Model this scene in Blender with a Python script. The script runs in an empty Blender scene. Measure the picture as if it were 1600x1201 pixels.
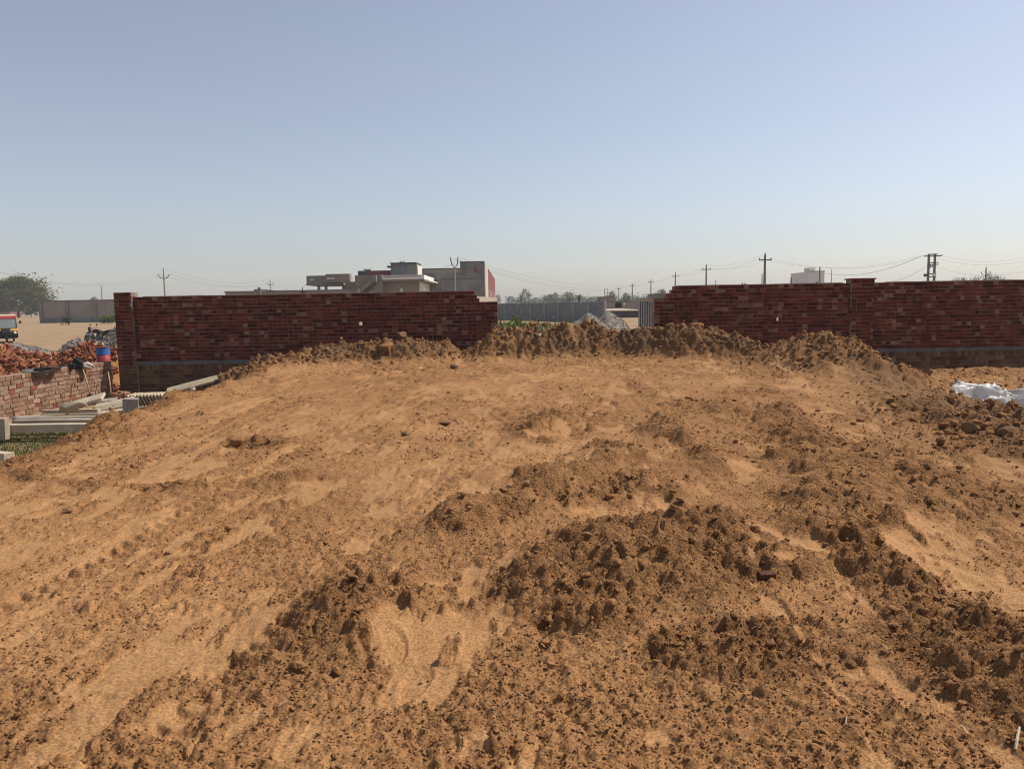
import bpy, bmesh, math, random
import numpy as np
from mathutils import Vector, Matrix, Quaternion

random.seed(7)
RNG = np.random.default_rng(11)
S = bpy.context.scene
C = S.collection

# ------------------------------------------------------------------ camera
F = 1202.0
PITCH = math.radians(5.98)
ROLL = math.radians(1.0)
EYE = 1.5
_f = np.array([0, math.cos(PITCH), -math.sin(PITCH)])
_r0 = np.array([1.0, 0, 0])
_u0 = np.cross(_r0, _f)
_r = _r0 * math.cos(ROLL) - _u0 * math.sin(ROLL)
_u = _u0 * math.cos(ROLL) + _r0 * math.sin(ROLL)
cd = bpy.data.cameras.new("camera")
cam = bpy.data.objects.new("camera", cd)
C.objects.link(cam)
cd.sensor_fit = 'HORIZONTAL'
cd.sensor_width = 36
cd.lens = F / 1600 * 36
cd.clip_start = 0.05
cd.clip_end = 6000
m = Matrix.Identity(4)
for i in range(3):
    m[i][0], m[i][1], m[i][2] = _r[i], _u[i], -_f[i]
m[2][3] = EYE
cam.matrix_world = m
S.camera = cam

# ------------------------------------------------------------------ sky and sun
SUN = Vector((0.75, 0.34, 1.0)).normalized()
EL = math.asin(SUN.z)
AZ = math.atan2(SUN.x, SUN.y)
w = bpy.data.worlds.new("World")
S.world = w
w.use_nodes = True
wn = w.node_tree.nodes
sky = wn.new('ShaderNodeTexSky')
sky.sky_type = 'NISHITA'
sky.sun_disc = False
sky.sun_elevation = EL
sky.sun_rotation = AZ
sky.altitude = 200
sky.air_density = 1.1
sky.dust_density = 1.0
sky.ozone_density = 3.0
bg = wn['Background']
bg.inputs['Strength'].default_value = 0.12
hs = wn.new('ShaderNodeHueSaturation')
hs.inputs['Saturation'].default_value = 0.66          # dusty air washes the blue out
tint = wn.new('ShaderNodeMix')
tint.data_type = 'RGBA'
tint.blend_type = 'MULTIPLY'
tint.inputs[0].default_value = 1.0
tint.inputs[7].default_value = (1.015, 0.974, 0.985, 1)
w.node_tree.links.new(sky.outputs[0], hs.inputs['Color'])
w.node_tree.links.new(hs.outputs[0], tint.inputs[6])
w.node_tree.links.new(tint.outputs[2], bg.inputs[0])
sl = bpy.data.lights.new("sun", 'SUN')
sl.energy = 5.0
sl.angle = math.radians(0.55)
sl.color = (1.0, 0.93, 0.82)
so = bpy.data.objects.new("sun", sl)
C.objects.link(so)
so.rotation_euler = SUN.to_track_quat('Z', 'Y').to_euler()
so.location = (20, 10, 30)
S.view_settings.view_transform = 'Standard'
S.view_settings.look = 'None'
S.view_settings.exposure = 0.0
S.view_settings.gamma = 1.0
S.view_settings.use_curve_mapping = False
S.cycles.max_bounces = 6
S.cycles.volume_bounces = 0
S.cycles.filter_width = 1.05
S.cycles.volume_step_rate = 8


# ------------------------------------------------------------------ pixel helpers (used to survey the place)
def ray(x, y):
    return _f * F + _r * (x - 800) + _u * (600.5 - y)


def P(x, y, Y):
    d = ray(x, y)
    t = Y / d[1]
    return Vector((d[0] * t, Y, EYE + d[2] * t))


def G(x, y, z):
    d = ray(x, y)
    t = (z - EYE) / d[2]
    return Vector((d[0] * t, d[1] * t, z))


# ------------------------------------------------------------------ materials
def new_mat(name):
    mt = bpy.data.materials.new(name)
    mt.use_nodes = True
    nt = mt.node_tree
    return mt, nt, nt.nodes, nt.links, nt.nodes['Principled BSDF']


def noise_node(N, L, scale, detail=4, rough=0.6, vec=None):
    n = N.new('ShaderNodeTexNoise')
    n.inputs['Scale'].default_value = scale
    n.inputs['Detail'].default_value = detail
    n.inputs['Roughness'].default_value = rough
    if vec is not None:
        L.new(vec, n.inputs['Vector'])
    return n


def ramp(N, L, fac, stops):
    r = N.new('ShaderNodeValToRGB')
    el = r.color_ramp.elements
    while len(el) > 1:
        el.remove(el[-1])
    el[0].position = stops[0][0]
    el[0].color = (*stops[0][1], 1)
    for p_, c_ in stops[1:]:
        e = el.new(p_)
        e.color = (*c_, 1)
    L.new(fac, r.inputs['Fac'])
    return r


def mixc(N, L, fac, a, b, mode='MIX'):
    mx = N.new('ShaderNodeMix')
    mx.data_type = 'RGBA'
    mx.blend_type = mode
    for sock, v in ((mx.inputs[0], fac), (mx.inputs[6], a), (mx.inputs[7], b)):
        if hasattr(v, 'links'):
            L.new(v, sock)
        elif isinstance(v, tuple):
            sock.default_value = (*v, 1)
        else:
            sock.default_value = v
    return mx.outputs[2]


def wpos(N):
    return N.new('ShaderNodeNewGeometry').outputs['Position']


def add_bump(N, L, bsdf, height, strength, dist):
    b = N.new('ShaderNodeBump')
    b.inputs['Strength'].default_value = strength
    b.inputs['Distance'].default_value = dist
    L.new(height, b.inputs['Height'])
    L.new(b.outputs[0], bsdf.inputs['Normal'])
    return b


def simple(name, col, rough=0.8, var=0.25, scale=6.0, bump=0.0, metal=0.0, spec=0.3):
    """plain surface with blotchy wear"""
    mt, nt, N, L, B = new_mat(name)
    p = wpos(N)
    n = noise_node(N, L, scale, 5, 0.65, p)
    lo = tuple(c * (1 - var) for c in col)
    hi = tuple(min(1, c * (1 + var)) for c in col)
    r = ramp(N, L, n.outputs[0], [(0.3, lo), (0.7, hi)])
    L.new(r.outputs[0], B.inputs['Base Color'])
    B.inputs['Roughness'].default_value = rough
    B.inputs['Metallic'].default_value = metal
    B.inputs['Specular IOR Level'].default_value = spec
    if bump:
        n2 = noise_node(N, L, scale * 8, 4, 0.7, p)
        add_bump(N, L, B, n2.outputs[0], bump, 0.01)
    return mt


def dirt_material(name, pale, mid, dark, use_attr=True):
    mt, nt, N, L, B = new_mat(name)
    p = wpos(N)
    big = noise_node(N, L, 0.55, 4, 0.6, p)
    med = noise_node(N, L, 7.0, 5, 0.65, p)
    fine = noise_node(N, L, 90.0, 4, 0.7, p)
    if use_attr:
        at = N.new('ShaderNodeAttribute')
        at.attribute_name = 'loose'
        loose = at.outputs['Fac']
    else:
        v = N.new('ShaderNodeValue')
        v.outputs[0].default_value = 0.55
        loose = v.outputs[0]
    # compacted dust is pale, freshly turned soil is browner
    ad = N.new('ShaderNodeMath')
    ad.operation = 'MULTIPLY_ADD'
    L.new(med.outputs[0], ad.inputs[0])
    ad.inputs[1].default_value = 0.9
    ad.inputs[2].default_value = -0.40
    ad2 = N.new('ShaderNodeMath')
    ad2.operation = 'ADD'
    L.new(ad.outputs[0], ad2.inputs[0])
    L.new(loose, ad2.inputs[1])
    rr = ramp(N, L, ad2.outputs[0], [(0.0, pale), (0.45, mid), (1.0, dark)])
    gr = ramp(N, L, fine.outputs[0], [(0.36, (0.50, 0.48, 0.46)), (0.58, (1.14, 1.14, 1.14))])
    c1 = mixc(N, L, 1.0, rr.outputs[0], gr.outputs[0], 'MULTIPLY')
    bgm = ramp(N, L, big.outputs[0], [(0.3, (0.90, 0.88, 0.86)), (0.7, (1.06, 1.04, 1.0))])
    c2 = mixc(N, L, 1.0, c1, bgm.outputs[0], 'MULTIPLY')
    if use_attr:
        gt = N.new('ShaderNodeAttribute')
        gt.attribute_name = 'grey'
        c2 = mixc(N, L, gt.outputs['Fac'], c2, (0.155, 0.090, 0.046))
    L.new(c2, B.inputs['Base Color'])
    B.inputs['Roughness'].default_value = 0.95
    B.inputs['Specular IOR Level'].default_value = 0.12
    f2 = noise_node(N, L, 28.0, 7, 0.78, p)
    f3 = N.new('ShaderNodeTexVoronoi')
    f3.inputs['Scale'].default_value = 62.0
    f3.inputs['Randomness'].default_value = 1.0
    L.new(p, f3.inputs['Vector'])
    sm = N.new('ShaderNodeMath')
    sm.operation = 'MULTIPLY_ADD'
    L.new(f3.outputs[0], sm.inputs[0])
    sm.inputs[1].default_value = -0.5
    L.new(f2.outputs[0], sm.inputs[2])
    b = add_bump(N, L, B, sm.outputs[0], 0.8, 0.028)
    st = N.new('ShaderNodeMath')
    st.operation = 'MULTIPLY_ADD'
    L.new(loose, st.inputs[0])
    st.inputs[1].default_value = 0.95
    st.inputs[2].default_value = 0.07
    L.new(st.outputs[0], b.inputs['Strength'])
    return mt


def brick_material(name, source):
    """source: 'OBJECT' takes each brick's own colour, otherwise the colour attribute of the joined ones"""
    mt, nt, N, L, B = new_mat(name)
    p = wpos(N)
    if source == 'OBJECT':
        base = N.new('ShaderNodeObjectInfo').outputs['Color']
    else:
        a = N.new('ShaderNodeAttribute')
        a.attribute_name = 'col'
        base = a.outputs['Color']
    n1 = noise_node(N, L, 22.0, 5, 0.7, p)
    r1 = ramp(N, L, n1.outputs[0], [(0.3, (0.62, 0.60, 0.58)), (0.68, (1.2, 1.18, 1.15))])
    c1 = mixc(N, L, 1.0, base, r1.outputs[0], 'MULTIPLY')
    n2 = noise_node(N, L, 1.3, 6, 0.72, p)
    r2 = ramp(N, L, n2.outputs[0], [(0.62, (0, 0, 0)), (0.80, (0.22, 0.22, 0.22))])
    c2 = mixc(N, L, r2.outputs[0], c1, (0.20, 0.165, 0.14))      # cement smears and salts
    L.new(c2, B.inputs['Base Color'])
    B.inputs['Roughness'].default_value = 0.92
    B.inputs['Specular IOR Level'].default_value = 0.15
    n3 = noise_node(N, L, 60.0, 5, 0.7, p)
    add_bump(N, L, B, n3.outputs[0], 0.6, 0.008)
    return mt


def leaf_material(name, a, b):
    mt, nt, N, L, B = new_mat(name)
    p = wpos(N)
    n = noise_node(N, L, 1.2, 4, 0.7, p)
    n2 = N.new('ShaderNodeTexWhiteNoise')
    n2.noise_dimensions = '3D'
    sc = N.new('ShaderNodeVectorMath')
    sc.operation = 'SNAP'
    L.new(p, sc.inputs[0])
    sc.inputs[1].default_value = (0.35, 0.35, 0.35)
    L.new(sc.outputs[0], n2.inputs['Vector'])
    av = N.new('ShaderNodeMath')
    av.operation = 'MULTIPLY_ADD'
    L.new(n2.outputs[0], av.inputs[0])
    av.inputs[1].default_value = 0.5
    ma = N.new('ShaderNodeMath')
    ma.operation = 'MULTIPLY'
    L.new(n.outputs[0], ma.inputs[0])
    ma.inputs[1].default_value = 0.6
    L.new(ma.outputs[0], av.inputs[2])
    r = ramp(N, L, av.outputs[0], [(0.2, a), (0.8, b)])
    L.new(r.outputs[0], B.inputs['Base Color'])
    B.inputs['Roughness'].default_value = 0.7
    B.inputs['Specular IOR Level'].default_value = 0.2
    tr = N.new('ShaderNodeBsdfTranslucent')
    L.new(r.outputs[0], tr.inputs['Color'])
    mx = N.new('ShaderNodeMixShader')
    mx.inputs[0].default_value = 0.3
    L.new(B.outputs[0], mx.inputs[1])
    L.new(tr.outputs[0], mx.inputs[2])
    L.new(mx.outputs[0], N['Material Output'].inputs['Surface'])
    return mt


M = {}
M['dirt'] = dirt_material('dirt', (0.405, 0.228, 0.104), (0.325, 0.170, 0.073), (0.295, 0.150, 0.063))
M['clod'] = dirt_material('clod', (0.36, 0.190, 0.085), (0.33, 0.170, 0.074), (0.29, 0.146, 0.061), False)
M['far_ground'] = None
M['brick'] = brick_material('brick', 'OBJECT')
M['brick_joined'] = brick_material('brick_joined', 'ATTR')
M['mortar'] = simple('mortar', (0.25, 0.19, 0.15), 0.95, 0.5, 2.5, 0.6)
M['mud'] = simple('mud_mortar', (0.26, 0.185, 0.125), 0.95, 0.35, 6, 0.5)
M['band'] = simple('band_concrete', (0.13, 0.12, 0.11), 0.9, 0.3, 5, 0.5)
M['concrete'] = simple('concrete', (0.33, 0.27, 0.195), 0.9, 0.22, 5, 0.5)
M['concrete_pale'] = simple('concrete_pale', (0.44, 0.36, 0.26), 0.9, 0.2, 4, 0.4)
M['concrete_grey'] = simple('concrete_grey', (0.24, 0.215, 0.19), 0.9, 0.25, 6, 0.6)
M['precast'] = simple('precast', (0.20, 0.205, 0.21), 0.9, 0.2, 2, 0.3)
M['precast_post'] = simple('precast_post', (0.30, 0.30, 0.30), 0.9, 0.2, 2, 0.3)
M['render_grey'] = simple('render_grey', (0.19, 0.185, 0.18), 0.95, 0.4, 0.5, 0.2)
M['render_brown'] = simple('render_brown', (0.30, 0.255, 0.22), 0.95, 0.15, 0.6, 0.2)
M['cream'] = simple('cream', (0.26, 0.225, 0.185), 0.9, 0.08, 1.0)  # house walls, toned down so the shaded front reads darker
M['cream_light'] = simple('cream_light', (0.70, 0.66, 0.60), 0.85, 0.06, 1.0)  # paler cream, with sunlight put into the colour for the house's lit faces
M['trim_grey'] = simple('trim_grey', (0.19, 0.19, 0.19), 0.85, 0.1, 1.0)
M['dark_grey'] = simple('dark_grey', (0.075, 0.075, 0.08), 0.8, 0.2, 2)
M['red_wall'] = simple('red_wall', (0.19, 0.06, 0.05), 0.9, 0.2, 0.8)
M['dull_red'] = simple('dull_red', (0.22, 0.06, 0.055), 0.9, 0.15, 2)
M['white'] = simple('white_paint', (0.70, 0.68, 0.65), 0.8, 0.06, 2)
M['sheet'] = simple('corrugated_sheet', (0.50, 0.43, 0.35), 0.7, 0.12, 3)
M['pole'] = simple('pole_concrete', (0.20, 0.185, 0.17), 0.9, 0.2, 2)
M['pole_pale'] = simple('pole_pale', (0.36, 0.32, 0.27), 0.9, 0.2, 2)
M['metal_dark'] = simple('metal_dark', (0.10, 0.10, 0.105), 0.6, 0.2, 6, 0, 0.4)
M['wire'] = simple('wire', (0.10, 0.10, 0.10), 0.6, 0.1, 2)
M['gravel'] = simple('gravel', (0.23, 0.20, 0.17), 0.95, 0.35, 12, 1.0)
M['stone'] = M['clod']
M['stone_dark'] = simple('stone_dark', (0.20, 0.108, 0.052), 0.95, 0.25, 14, 0.9)
M['bark'] = simple('bark', (0.075, 0.055, 0.042), 0.95, 0.3, 4, 0.5)
M['leaf_olive'] = leaf_material('leaf_olive', (0.055, 0.070, 0.018), (0.17, 0.15, 0.035))
M['leaf_green'] = leaf_material('leaf_green', (0.03, 0.070, 0.018), (0.09, 0.155, 0.04))
M['leaf_bush'] = leaf_material('leaf_bush', (0.05, 0.085, 0.02), (0.15, 0.19, 0.05))
M['leaf_dull'] = leaf_material('leaf_dull', (0.04, 0.055, 0.028), (0.085, 0.10, 0.05))
M['grass'] = leaf_material('grass', (0.05, 0.075, 0.015), (0.14, 0.16, 0.045))
M['palm_leaf'] = leaf_material('palm_leaf', (0.07, 0.06, 0.02), (0.20, 0.14, 0.05))
M['blue'] = simple('blue_plastic', (0.03, 0.12, 0.36), 0.5, 0.15, 8)
M['drum_red'] = simple('red_plastic', (0.30, 0.03, 0.04), 0.55, 0.15, 8)
M['black'] = simple('black_paint', (0.012, 0.012, 0.013), 0.45, 0.2, 8)
M['black_cloth'] = simple('black_cloth', (0.018, 0.018, 0.020), 0.9, 0.3, 20, 0.4)
M['rubber'] = simple('rubber', (0.02, 0.02, 0.02), 0.85, 0.2, 12)
M['chrome'] = simple('chrome', (0.6, 0.6, 0.6), 0.3, 0.1, 4, 0, 0.9)
M['yellow'] = simple('yellow_paint', (0.55, 0.26, 0.03), 0.5, 0.12, 3)
M['red_paint'] = simple('red_paint', (0.42, 0.04, 0.04), 0.5, 0.12, 3)
M['canvas'] = simple('canvas', (0.40, 0.35, 0.26), 0.9, 0.12, 3)
M['lamp'] = simple('lamp_glass', (0.75, 0.75, 0.72), 0.2, 0.05, 3)
M['wood'] = simple('wood_handle', (0.34, 0.23, 0.13), 0.85, 0.25, 12, 0.4)
M['plank'] = simple('plank_wood', (0.42, 0.33, 0.22), 0.85, 0.2, 5, 0.4)
M['steel_pan'] = simple('steel_pan', (0.15, 0.15, 0.13), 0.6, 0.3, 10, 0.3, 0.5)
M['sack'] = simple('sack', (0.45, 0.39, 0.33), 0.9, 0.15, 20, 0.3)
M['paper'] = simple('paper', (0.75, 0.73, 0.68), 0.8, 0.1, 20)
M['skin'] = simple('skin', (0.16, 0.075, 0.045), 0.6, 0.1, 10)
M['hair'] = simple('hair', (0.012, 0.010, 0.009), 0.7, 0.2, 30)
M['shirt'] = simple('shirt', (0.48, 0.48, 0.55), 0.85, 0.1, 8)
M['trousers'] = simple('trousers', (0.06, 0.06, 0.07), 0.9, 0.1, 8)


def glass_mat(name, tint):
    mt, nt, N, L, B = new_mat(name)
    n = noise_node(N, L, 3, 2, 0.5, wpos(N))
    r = ramp(N, L, n.outputs[0], [(0.3, tuple(c * 0.85 for c in tint)), (0.7, tint)])
    L.new(r.outputs[0], B.inputs['Base Color'])
    B.inputs['Roughness'].default_value = 0.08
    B.inputs['Transmission Weight'].default_value = 0.55
    return mt


M['glass'] = glass_mat('windscreen_glass', (0.45, 0.52, 0.50))


def tarp_mat():
    mt, nt, N, L, B = new_mat('tarp')
    n = noise_node(N, L, 5, 5, 0.6, wpos(N))
    r = ramp(N, L, n.outputs[0], [(0.32, (0.34, 0.30, 0.25)), (0.5, (0.56, 0.55, 0.53)), (0.7, (0.66, 0.66, 0.65))])
    L.new(r.outputs[0], B.inputs['Base Color'])
    B.inputs['Roughness'].default_value = 0.45
    tr = N.new('ShaderNodeBsdfTranslucent')
    tr.inputs['Color'].default_value = (0.7, 0.72, 0.75, 1)
    mx = N.new('ShaderNodeMixShader')
    mx.inputs[0].default_value = 0.25
    L.new(B.outputs[0], mx.inputs[1])
    L.new(tr.outputs[0], mx.inputs[2])
    L.new(mx.outputs[0], N['Material Output'].inputs['Surface'])
    return mt


M['tarp'] = tarp_mat()


def far_ground_mat():
    mt, nt, N, L, B = new_mat('far_ground')
    p = wpos(N)
    n1 = noise_node(N, L, 0.06, 6, 0.6, p)
    n2 = noise_node(N, L, 0.9, 6, 0.7, p)
    n3 = noise_node(N, L, 12, 4, 0.7, p)
    earth = ramp(N, L, n2.outputs[0], [(0.3, (0.26, 0.17, 0.095)), (0.7, (0.37, 0.26, 0.155))])
    grass = ramp(N, L, n3.outputs[0], [(0.3, (0.10, 0.12, 0.04)), (0.7, (0.25, 0.23, 0.10))])
    a = N.new('ShaderNodeAttribute')
    a.attribute_name = 'green'
    ad = N.new('ShaderNodeMath')
    ad.operation = 'MULTIPLY_ADD'
    L.new(n1.outputs[0], ad.inputs[0])
    ad.inputs[1].default_value = 0.9
    L.new(a.outputs['Fac'], ad.inputs[2])
    msk = ramp(N, L, ad.outputs[0], [(0.75, (0, 0, 0)), (0.98, (0.9, 0.9, 0.9))])
    c = mixc(N, L, msk.outputs[0], earth.outputs[0], grass.outputs[0])
    L.new(c, B.inputs['Base Color'])
    B.inputs['Roughness'].default_value = 0.95
    B.inputs['Specular IOR Level'].default_value = 0.1
    add_bump(N, L, B, n3.outputs[0], 0.7, 0.05)
    return mt


M['far_ground'] = far_ground_mat()


# ------------------------------------------------------------------ mesh helpers
def tag(o, label=None, cat=None, group=None, kind=None):
    for k, v in (('label', label), ('category', cat), ('group', group), ('kind', kind)):
        if v:
            o[k] = v
    return o


def thing(name, label, cat, loc=(0, 0, 0), rz=0.0, group=None):
    o = bpy.data.objects.new(name, None)
    o.empty_display_size = 0.2
    C.objects.link(o)
    o.location = loc
    o.rotation_euler = (0, 0, rz)
    return tag(o, label, cat, group, 'thing')


def rotm(rx=0, ry=0, rz=0):
    return np.array((Matrix.Rotation(rz, 3, 'Z') @ Matrix.Rotation(ry, 3, 'Y') @ Matrix.Rotation(rx, 3, 'X')))


BOXF = [(0, 3, 2, 1), (4, 5, 6, 7), (0, 1, 5, 4), (1, 2, 6, 5), (2, 3, 7, 6), (3, 0, 4, 7)]


class MB:
    def __init__(s):
        s.v, s.f, s.c = [], [], []

    def add(s, vs, fs, col=None):
        n = len(s.v)
        s.v += [tuple(float(a) for a in q) for q in vs]
        s.f += [tuple(i + n for i in f) for f in fs]
        if col is not None:
            s.c += [col] * len(vs)
        return s

    def box(s, c, d, rot=None, jit=0.0, col=None, taper=1.0):
        vs = []
        for z in (-1, 1):
            for x, y in ((-1, -1), (1, -1), (1, 1), (-1, 1)):
                k = taper if z > 0 else 1
                vs.append([x * d[0] / 2 * k, y * d[1] / 2 * k, z * d[2] / 2])
        vs = np.array(vs)
        if jit:
            vs = vs + RNG.uniform(-jit, jit, vs.shape)
        if rot is not None:
            vs = vs @ rot.T
        vs = vs + np.array(c)
        return s.add(vs, BOXF, col)

    def mm(s, x0, x1, y0, y1, z0, z1, col=None):
        return s.box(((x0 + x1) / 2, (y0 + y1) / 2, (z0 + z1) / 2), (abs(x1 - x0), abs(y1 - y0), abs(z1 - z0)), col=col)

    def tube(s, pts, rad, n=8, cap=True):
        pts = [Vector(p) for p in pts]
        if not hasattr(rad, '__len__'):
            rad = [rad] * len(pts)
        base = len(s.v)
        ref = None
        for i, p in enumerate(pts):
            d = (pts[min(i + 1, len(pts) - 1)] - pts[max(i - 1, 0)])
            d = d.normalized() if d.length > 1e-9 else Vector((0, 0, 1))
            a = d.orthogonal().normalized() if ref is None else (ref - d * ref.dot(d)).normalized()
            ref = a
            b = d.cross(a)
            for k in range(n):
                t = 2 * math.pi * k / n
                q = p + (a * math.cos(t) + b * math.sin(t)) * rad[i]
                s.v.append(tuple(q))
        for i in range(len(pts) - 1):
            for k in range(n):
                a0 = base + i * n + k
                a1 = base + i * n + (k + 1) % n
                s.f.append((a0, a1, a1 + n, a0 + n))
        if cap:
            s.f.append(tuple(base + k for k in reversed(range(n))))
            e = base + (len(pts) - 1) * n
            s.f.append(tuple(e + k for k in range(n)))
        return s

    def lathe(s, prof, n=16, o=(0, 0, 0), rot=None, cap=True):
        base = len(s.v)
        for r, z in prof:
            for k in range(n):
                t = 2 * math.pi * k / n
                q = np.array([r * math.cos(t), r * math.sin(t), z])
                if rot is not None:
                    q = rot @ q
                s.v.append(tuple(q + np.array(o)))
        for i in range(len(prof) - 1):
            for k in range(n):
                a0 = base + i * n + k
                a1 = base + i * n + (k + 1) % n
                s.f.append((a0, a1, a1 + n, a0 + n))
        if cap:
            s.f.append(tuple(base + k for k in reversed(range(n))))
            e = base + (len(prof) - 1) * n
            s.f.append(tuple(e + k for k in range(n)))
        return s

    def prism(s, pts, a0, a1, axis='y'):
        """outline pts (u, v) pulled along an axis: 'y' -> (u, a, v), 'x' -> (a, u, v)"""
        n = len(pts)
        vs = []
        for a in (a0, a1):
            for u, v in pts:
                vs.append((u, a, v) if axis == 'y' else (a, u, v))
        fs = [tuple(range(n)), tuple(reversed(range(n, 2 * n)))]
        for k in range(n):
            j = (k + 1) % n
            fs.append((k, k + n, j + n, j))
        return s.add(vs, fs)

    def build(s, name, mat, parent=None, smooth=False, local=False, bevel=0.0):
        v = s.v
        if parent is not None and not local:
            l = parent.location
            v = [(a - l.x, b - l.y, c - l.z) for a, b, c in v]
        me = bpy.data.meshes.new(name)
        me.from_pydata(v, [], s.f)
        bm = bmesh.new()
        bm.from_mesh(me)
        bmesh.ops.recalc_face_normals(bm, faces=bm.faces)
        if bevel:
            bmesh.ops.bevel(bm, geom=list(bm.edges), offset=bevel, segments=2, profile=0.6, affect='EDGES', clamp_overlap=True)
        bm.to_mesh(me)
        bm.free()
        if s.c and not bevel:
            at = me.color_attributes.new('col', 'FLOAT_COLOR', 'POINT')
            at.data.foreach_set('color', np.array([(*c, 1) for c in s.c], dtype=np.float32).ravel())
        if smooth:
            me.polygons.foreach_set('use_smooth', [True] * len(me.polygons))
        me.materials.append(M[mat] if isinstance(mat, str) else mat)
        o = bpy.data.objects.new(name, me)
        C.objects.link(o)
        if parent is not None:
            o.parent = parent
        return o


def np_mesh(name, verts, faces, mat, smooth=False, attrs=None, parent=None):
    """big meshes straight from arrays; faces is (n, 3) or (n, 4)"""
    me = bpy.data.meshes.new(name)
    nv, nf, k = len(verts), len(faces), faces.shape[1]
    me.vertices.add(nv)
    me.vertices.foreach_set('co', np.ascontiguousarray(verts, dtype=np.float32).ravel())
    me.loops.add(nf * k)
    me.loops.foreach_set('vertex_index', np.ascontiguousarray(faces, dtype=np.int32).ravel())
    me.polygons.add(nf)
    me.polygons.foreach_set('loop_start', np.arange(0, nf * k, k, dtype=np.int32))
    me.polygons.foreach_set('loop_total', np.full(nf, k, dtype=np.int32))
    me.update(calc_edges=True)
    if smooth:
        me.polygons.foreach_set('use_smooth', np.ones(nf, dtype=bool))
    for an, av in (attrs or {}).items():
        a = me.attributes.new(an, 'FLOAT', 'POINT')
        a.data.foreach_set('value', np.ascontiguousarray(av, dtype=np.float32))
    me.materials.append(M[mat] if isinstance(mat, str) else mat)
    o = bpy.data.objects.new(name, me)
    C.objects.link(o)
    if parent is not None:
        o.parent = parent
    return o


# ------------------------------------------------------------------ numpy noise
def hash2(ix, iy, seed):
    h = (ix.astype(np.int64) * 374761393 + iy.astype(np.int64) * 668265263 + seed * 1442695041) & 0xFFFFFFFF
    h = ((h ^ (h >> 13)) * 1274126177) & 0xFFFFFFFF
    h = ((h ^ (h >> 16)) * 2246822519) & 0xFFFFFFFF
    return ((h ^ (h >> 15)) & 0xFFFFFF) / float(0xFFFFFF)


def vnoise(x, y, seed=0):
    ix, iy = np.floor(x), np.floor(y)
    fx, fy = x - ix, y - iy
    ux = fx * fx * fx * (fx * (fx * 6 - 15) + 10)
    uy = fy * fy * fy * (fy * (fy * 6 - 15) + 10)
    a, b = hash2(ix, iy, seed), hash2(ix + 1, iy, seed)
    c, d = hash2(ix, iy + 1, seed), hash2(ix + 1, iy + 1, seed)
    return (a + (b - a) * ux + (c - a) * uy + (a - b - c + d) * ux * uy) * 2 - 1


def fbm(x, y, oct=4, seed=0, gain=0.5):
    t, a = 0, 1.0
    for i in range(oct):
        t = t + a * vnoise(x * 2 ** i + 17.3 * i, y * 2 ** i - 9.1 * i, seed + i)
        a *= gain
    return t


def clods(x, y, size, seed, prob):
    """rounded lumps: height (in units of size) of jittered balls; prob: share of cells that hold one"""
    X, Y = x / size, y / size
    ix, iy = np.floor(X), np.floor(Y)
    out = np.zeros_like(X)
    for dx in (-1, 0, 1):
        for dy in (-1, 0, 1):
            cx, cy = ix + dx, iy + dy
            jx = cx + 0.15 + 0.7 * hash2(cx, cy, seed)
            jy = cy + 0.15 + 0.7 * hash2(cx, cy, seed + 1)
            r = 0.22 + 0.38 * hash2(cx, cy, seed + 2) ** 1.6
            on = hash2(cx, cy, seed + 3) < prob
            sq = 0.65 + 0.7 * hash2(cx, cy, seed + 4)
            d2 = ((X - jx) * sq) ** 2 + ((Y - jy) / sq) ** 2
            h = np.sqrt(np.maximum(0, r * r - d2))
            out = np.maximum(out, np.where(on, h, 0))
    return out


def sstep(t):
    t = np.clip(t, 0, 1)
    return t * t * (3 - 2 * t)


def seg_dist(x, y, pts):
    d = np.full_like(x, 1e9)
    arc = np.zeros_like(x)
    acc = 0.0
    for (ax, ay), (bx, by) in zip(pts[:-1], pts[1:]):
        vx, vy = bx - ax, by - ay
        l2 = vx * vx + vy * vy
        t = np.clip(((x - ax) * vx + (y - ay) * vy) / l2, 0, 1)
        dd = np.hypot(x - ax - t * vx, y - ay - t * vy)
        arc = np.where(dd < d, acc + t * math.sqrt(l2), arc)
        d = np.minimum(d, dd)
        acc += math.sqrt(l2)
    return d, arc


def line_px(pts, z=0.05):
    return [tuple(G(a, b, z).xy) for a, b in pts]


# ------------------------------------------------------------------ the earth platform
CREST = np.array([(-7.5, -.5), (-6.6, -.1), (-6.0, .22), (-5.4, .50), (-4.5, .60), (-3.7, .68), (-3.0, .74), (-2.35, .84), (-1.9, .76), (-1.5, .66),
                  (-1.15, .46), (-.85, .60), (-.3, .92), (.3, .97), (.9, .90), (1.5, .93), (2.0, 1.0), (2.5, .92), (3.1, .88), (3.7, .92),
                  (4.2, .90), (4.7, .80), (5.2, .66), (5.7, .40), (6.3, .25), (9, .0)])
CLINE = np.array([(-8, 16.6), (-5.4, 16.8), (-3, 17.45), (-1, 17.8), (0.5, 18.0), (2, 18.0), (3.4, 17.6), (4.6, 17.0), (5.5, 16.6), (9, 16.4)])

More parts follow.
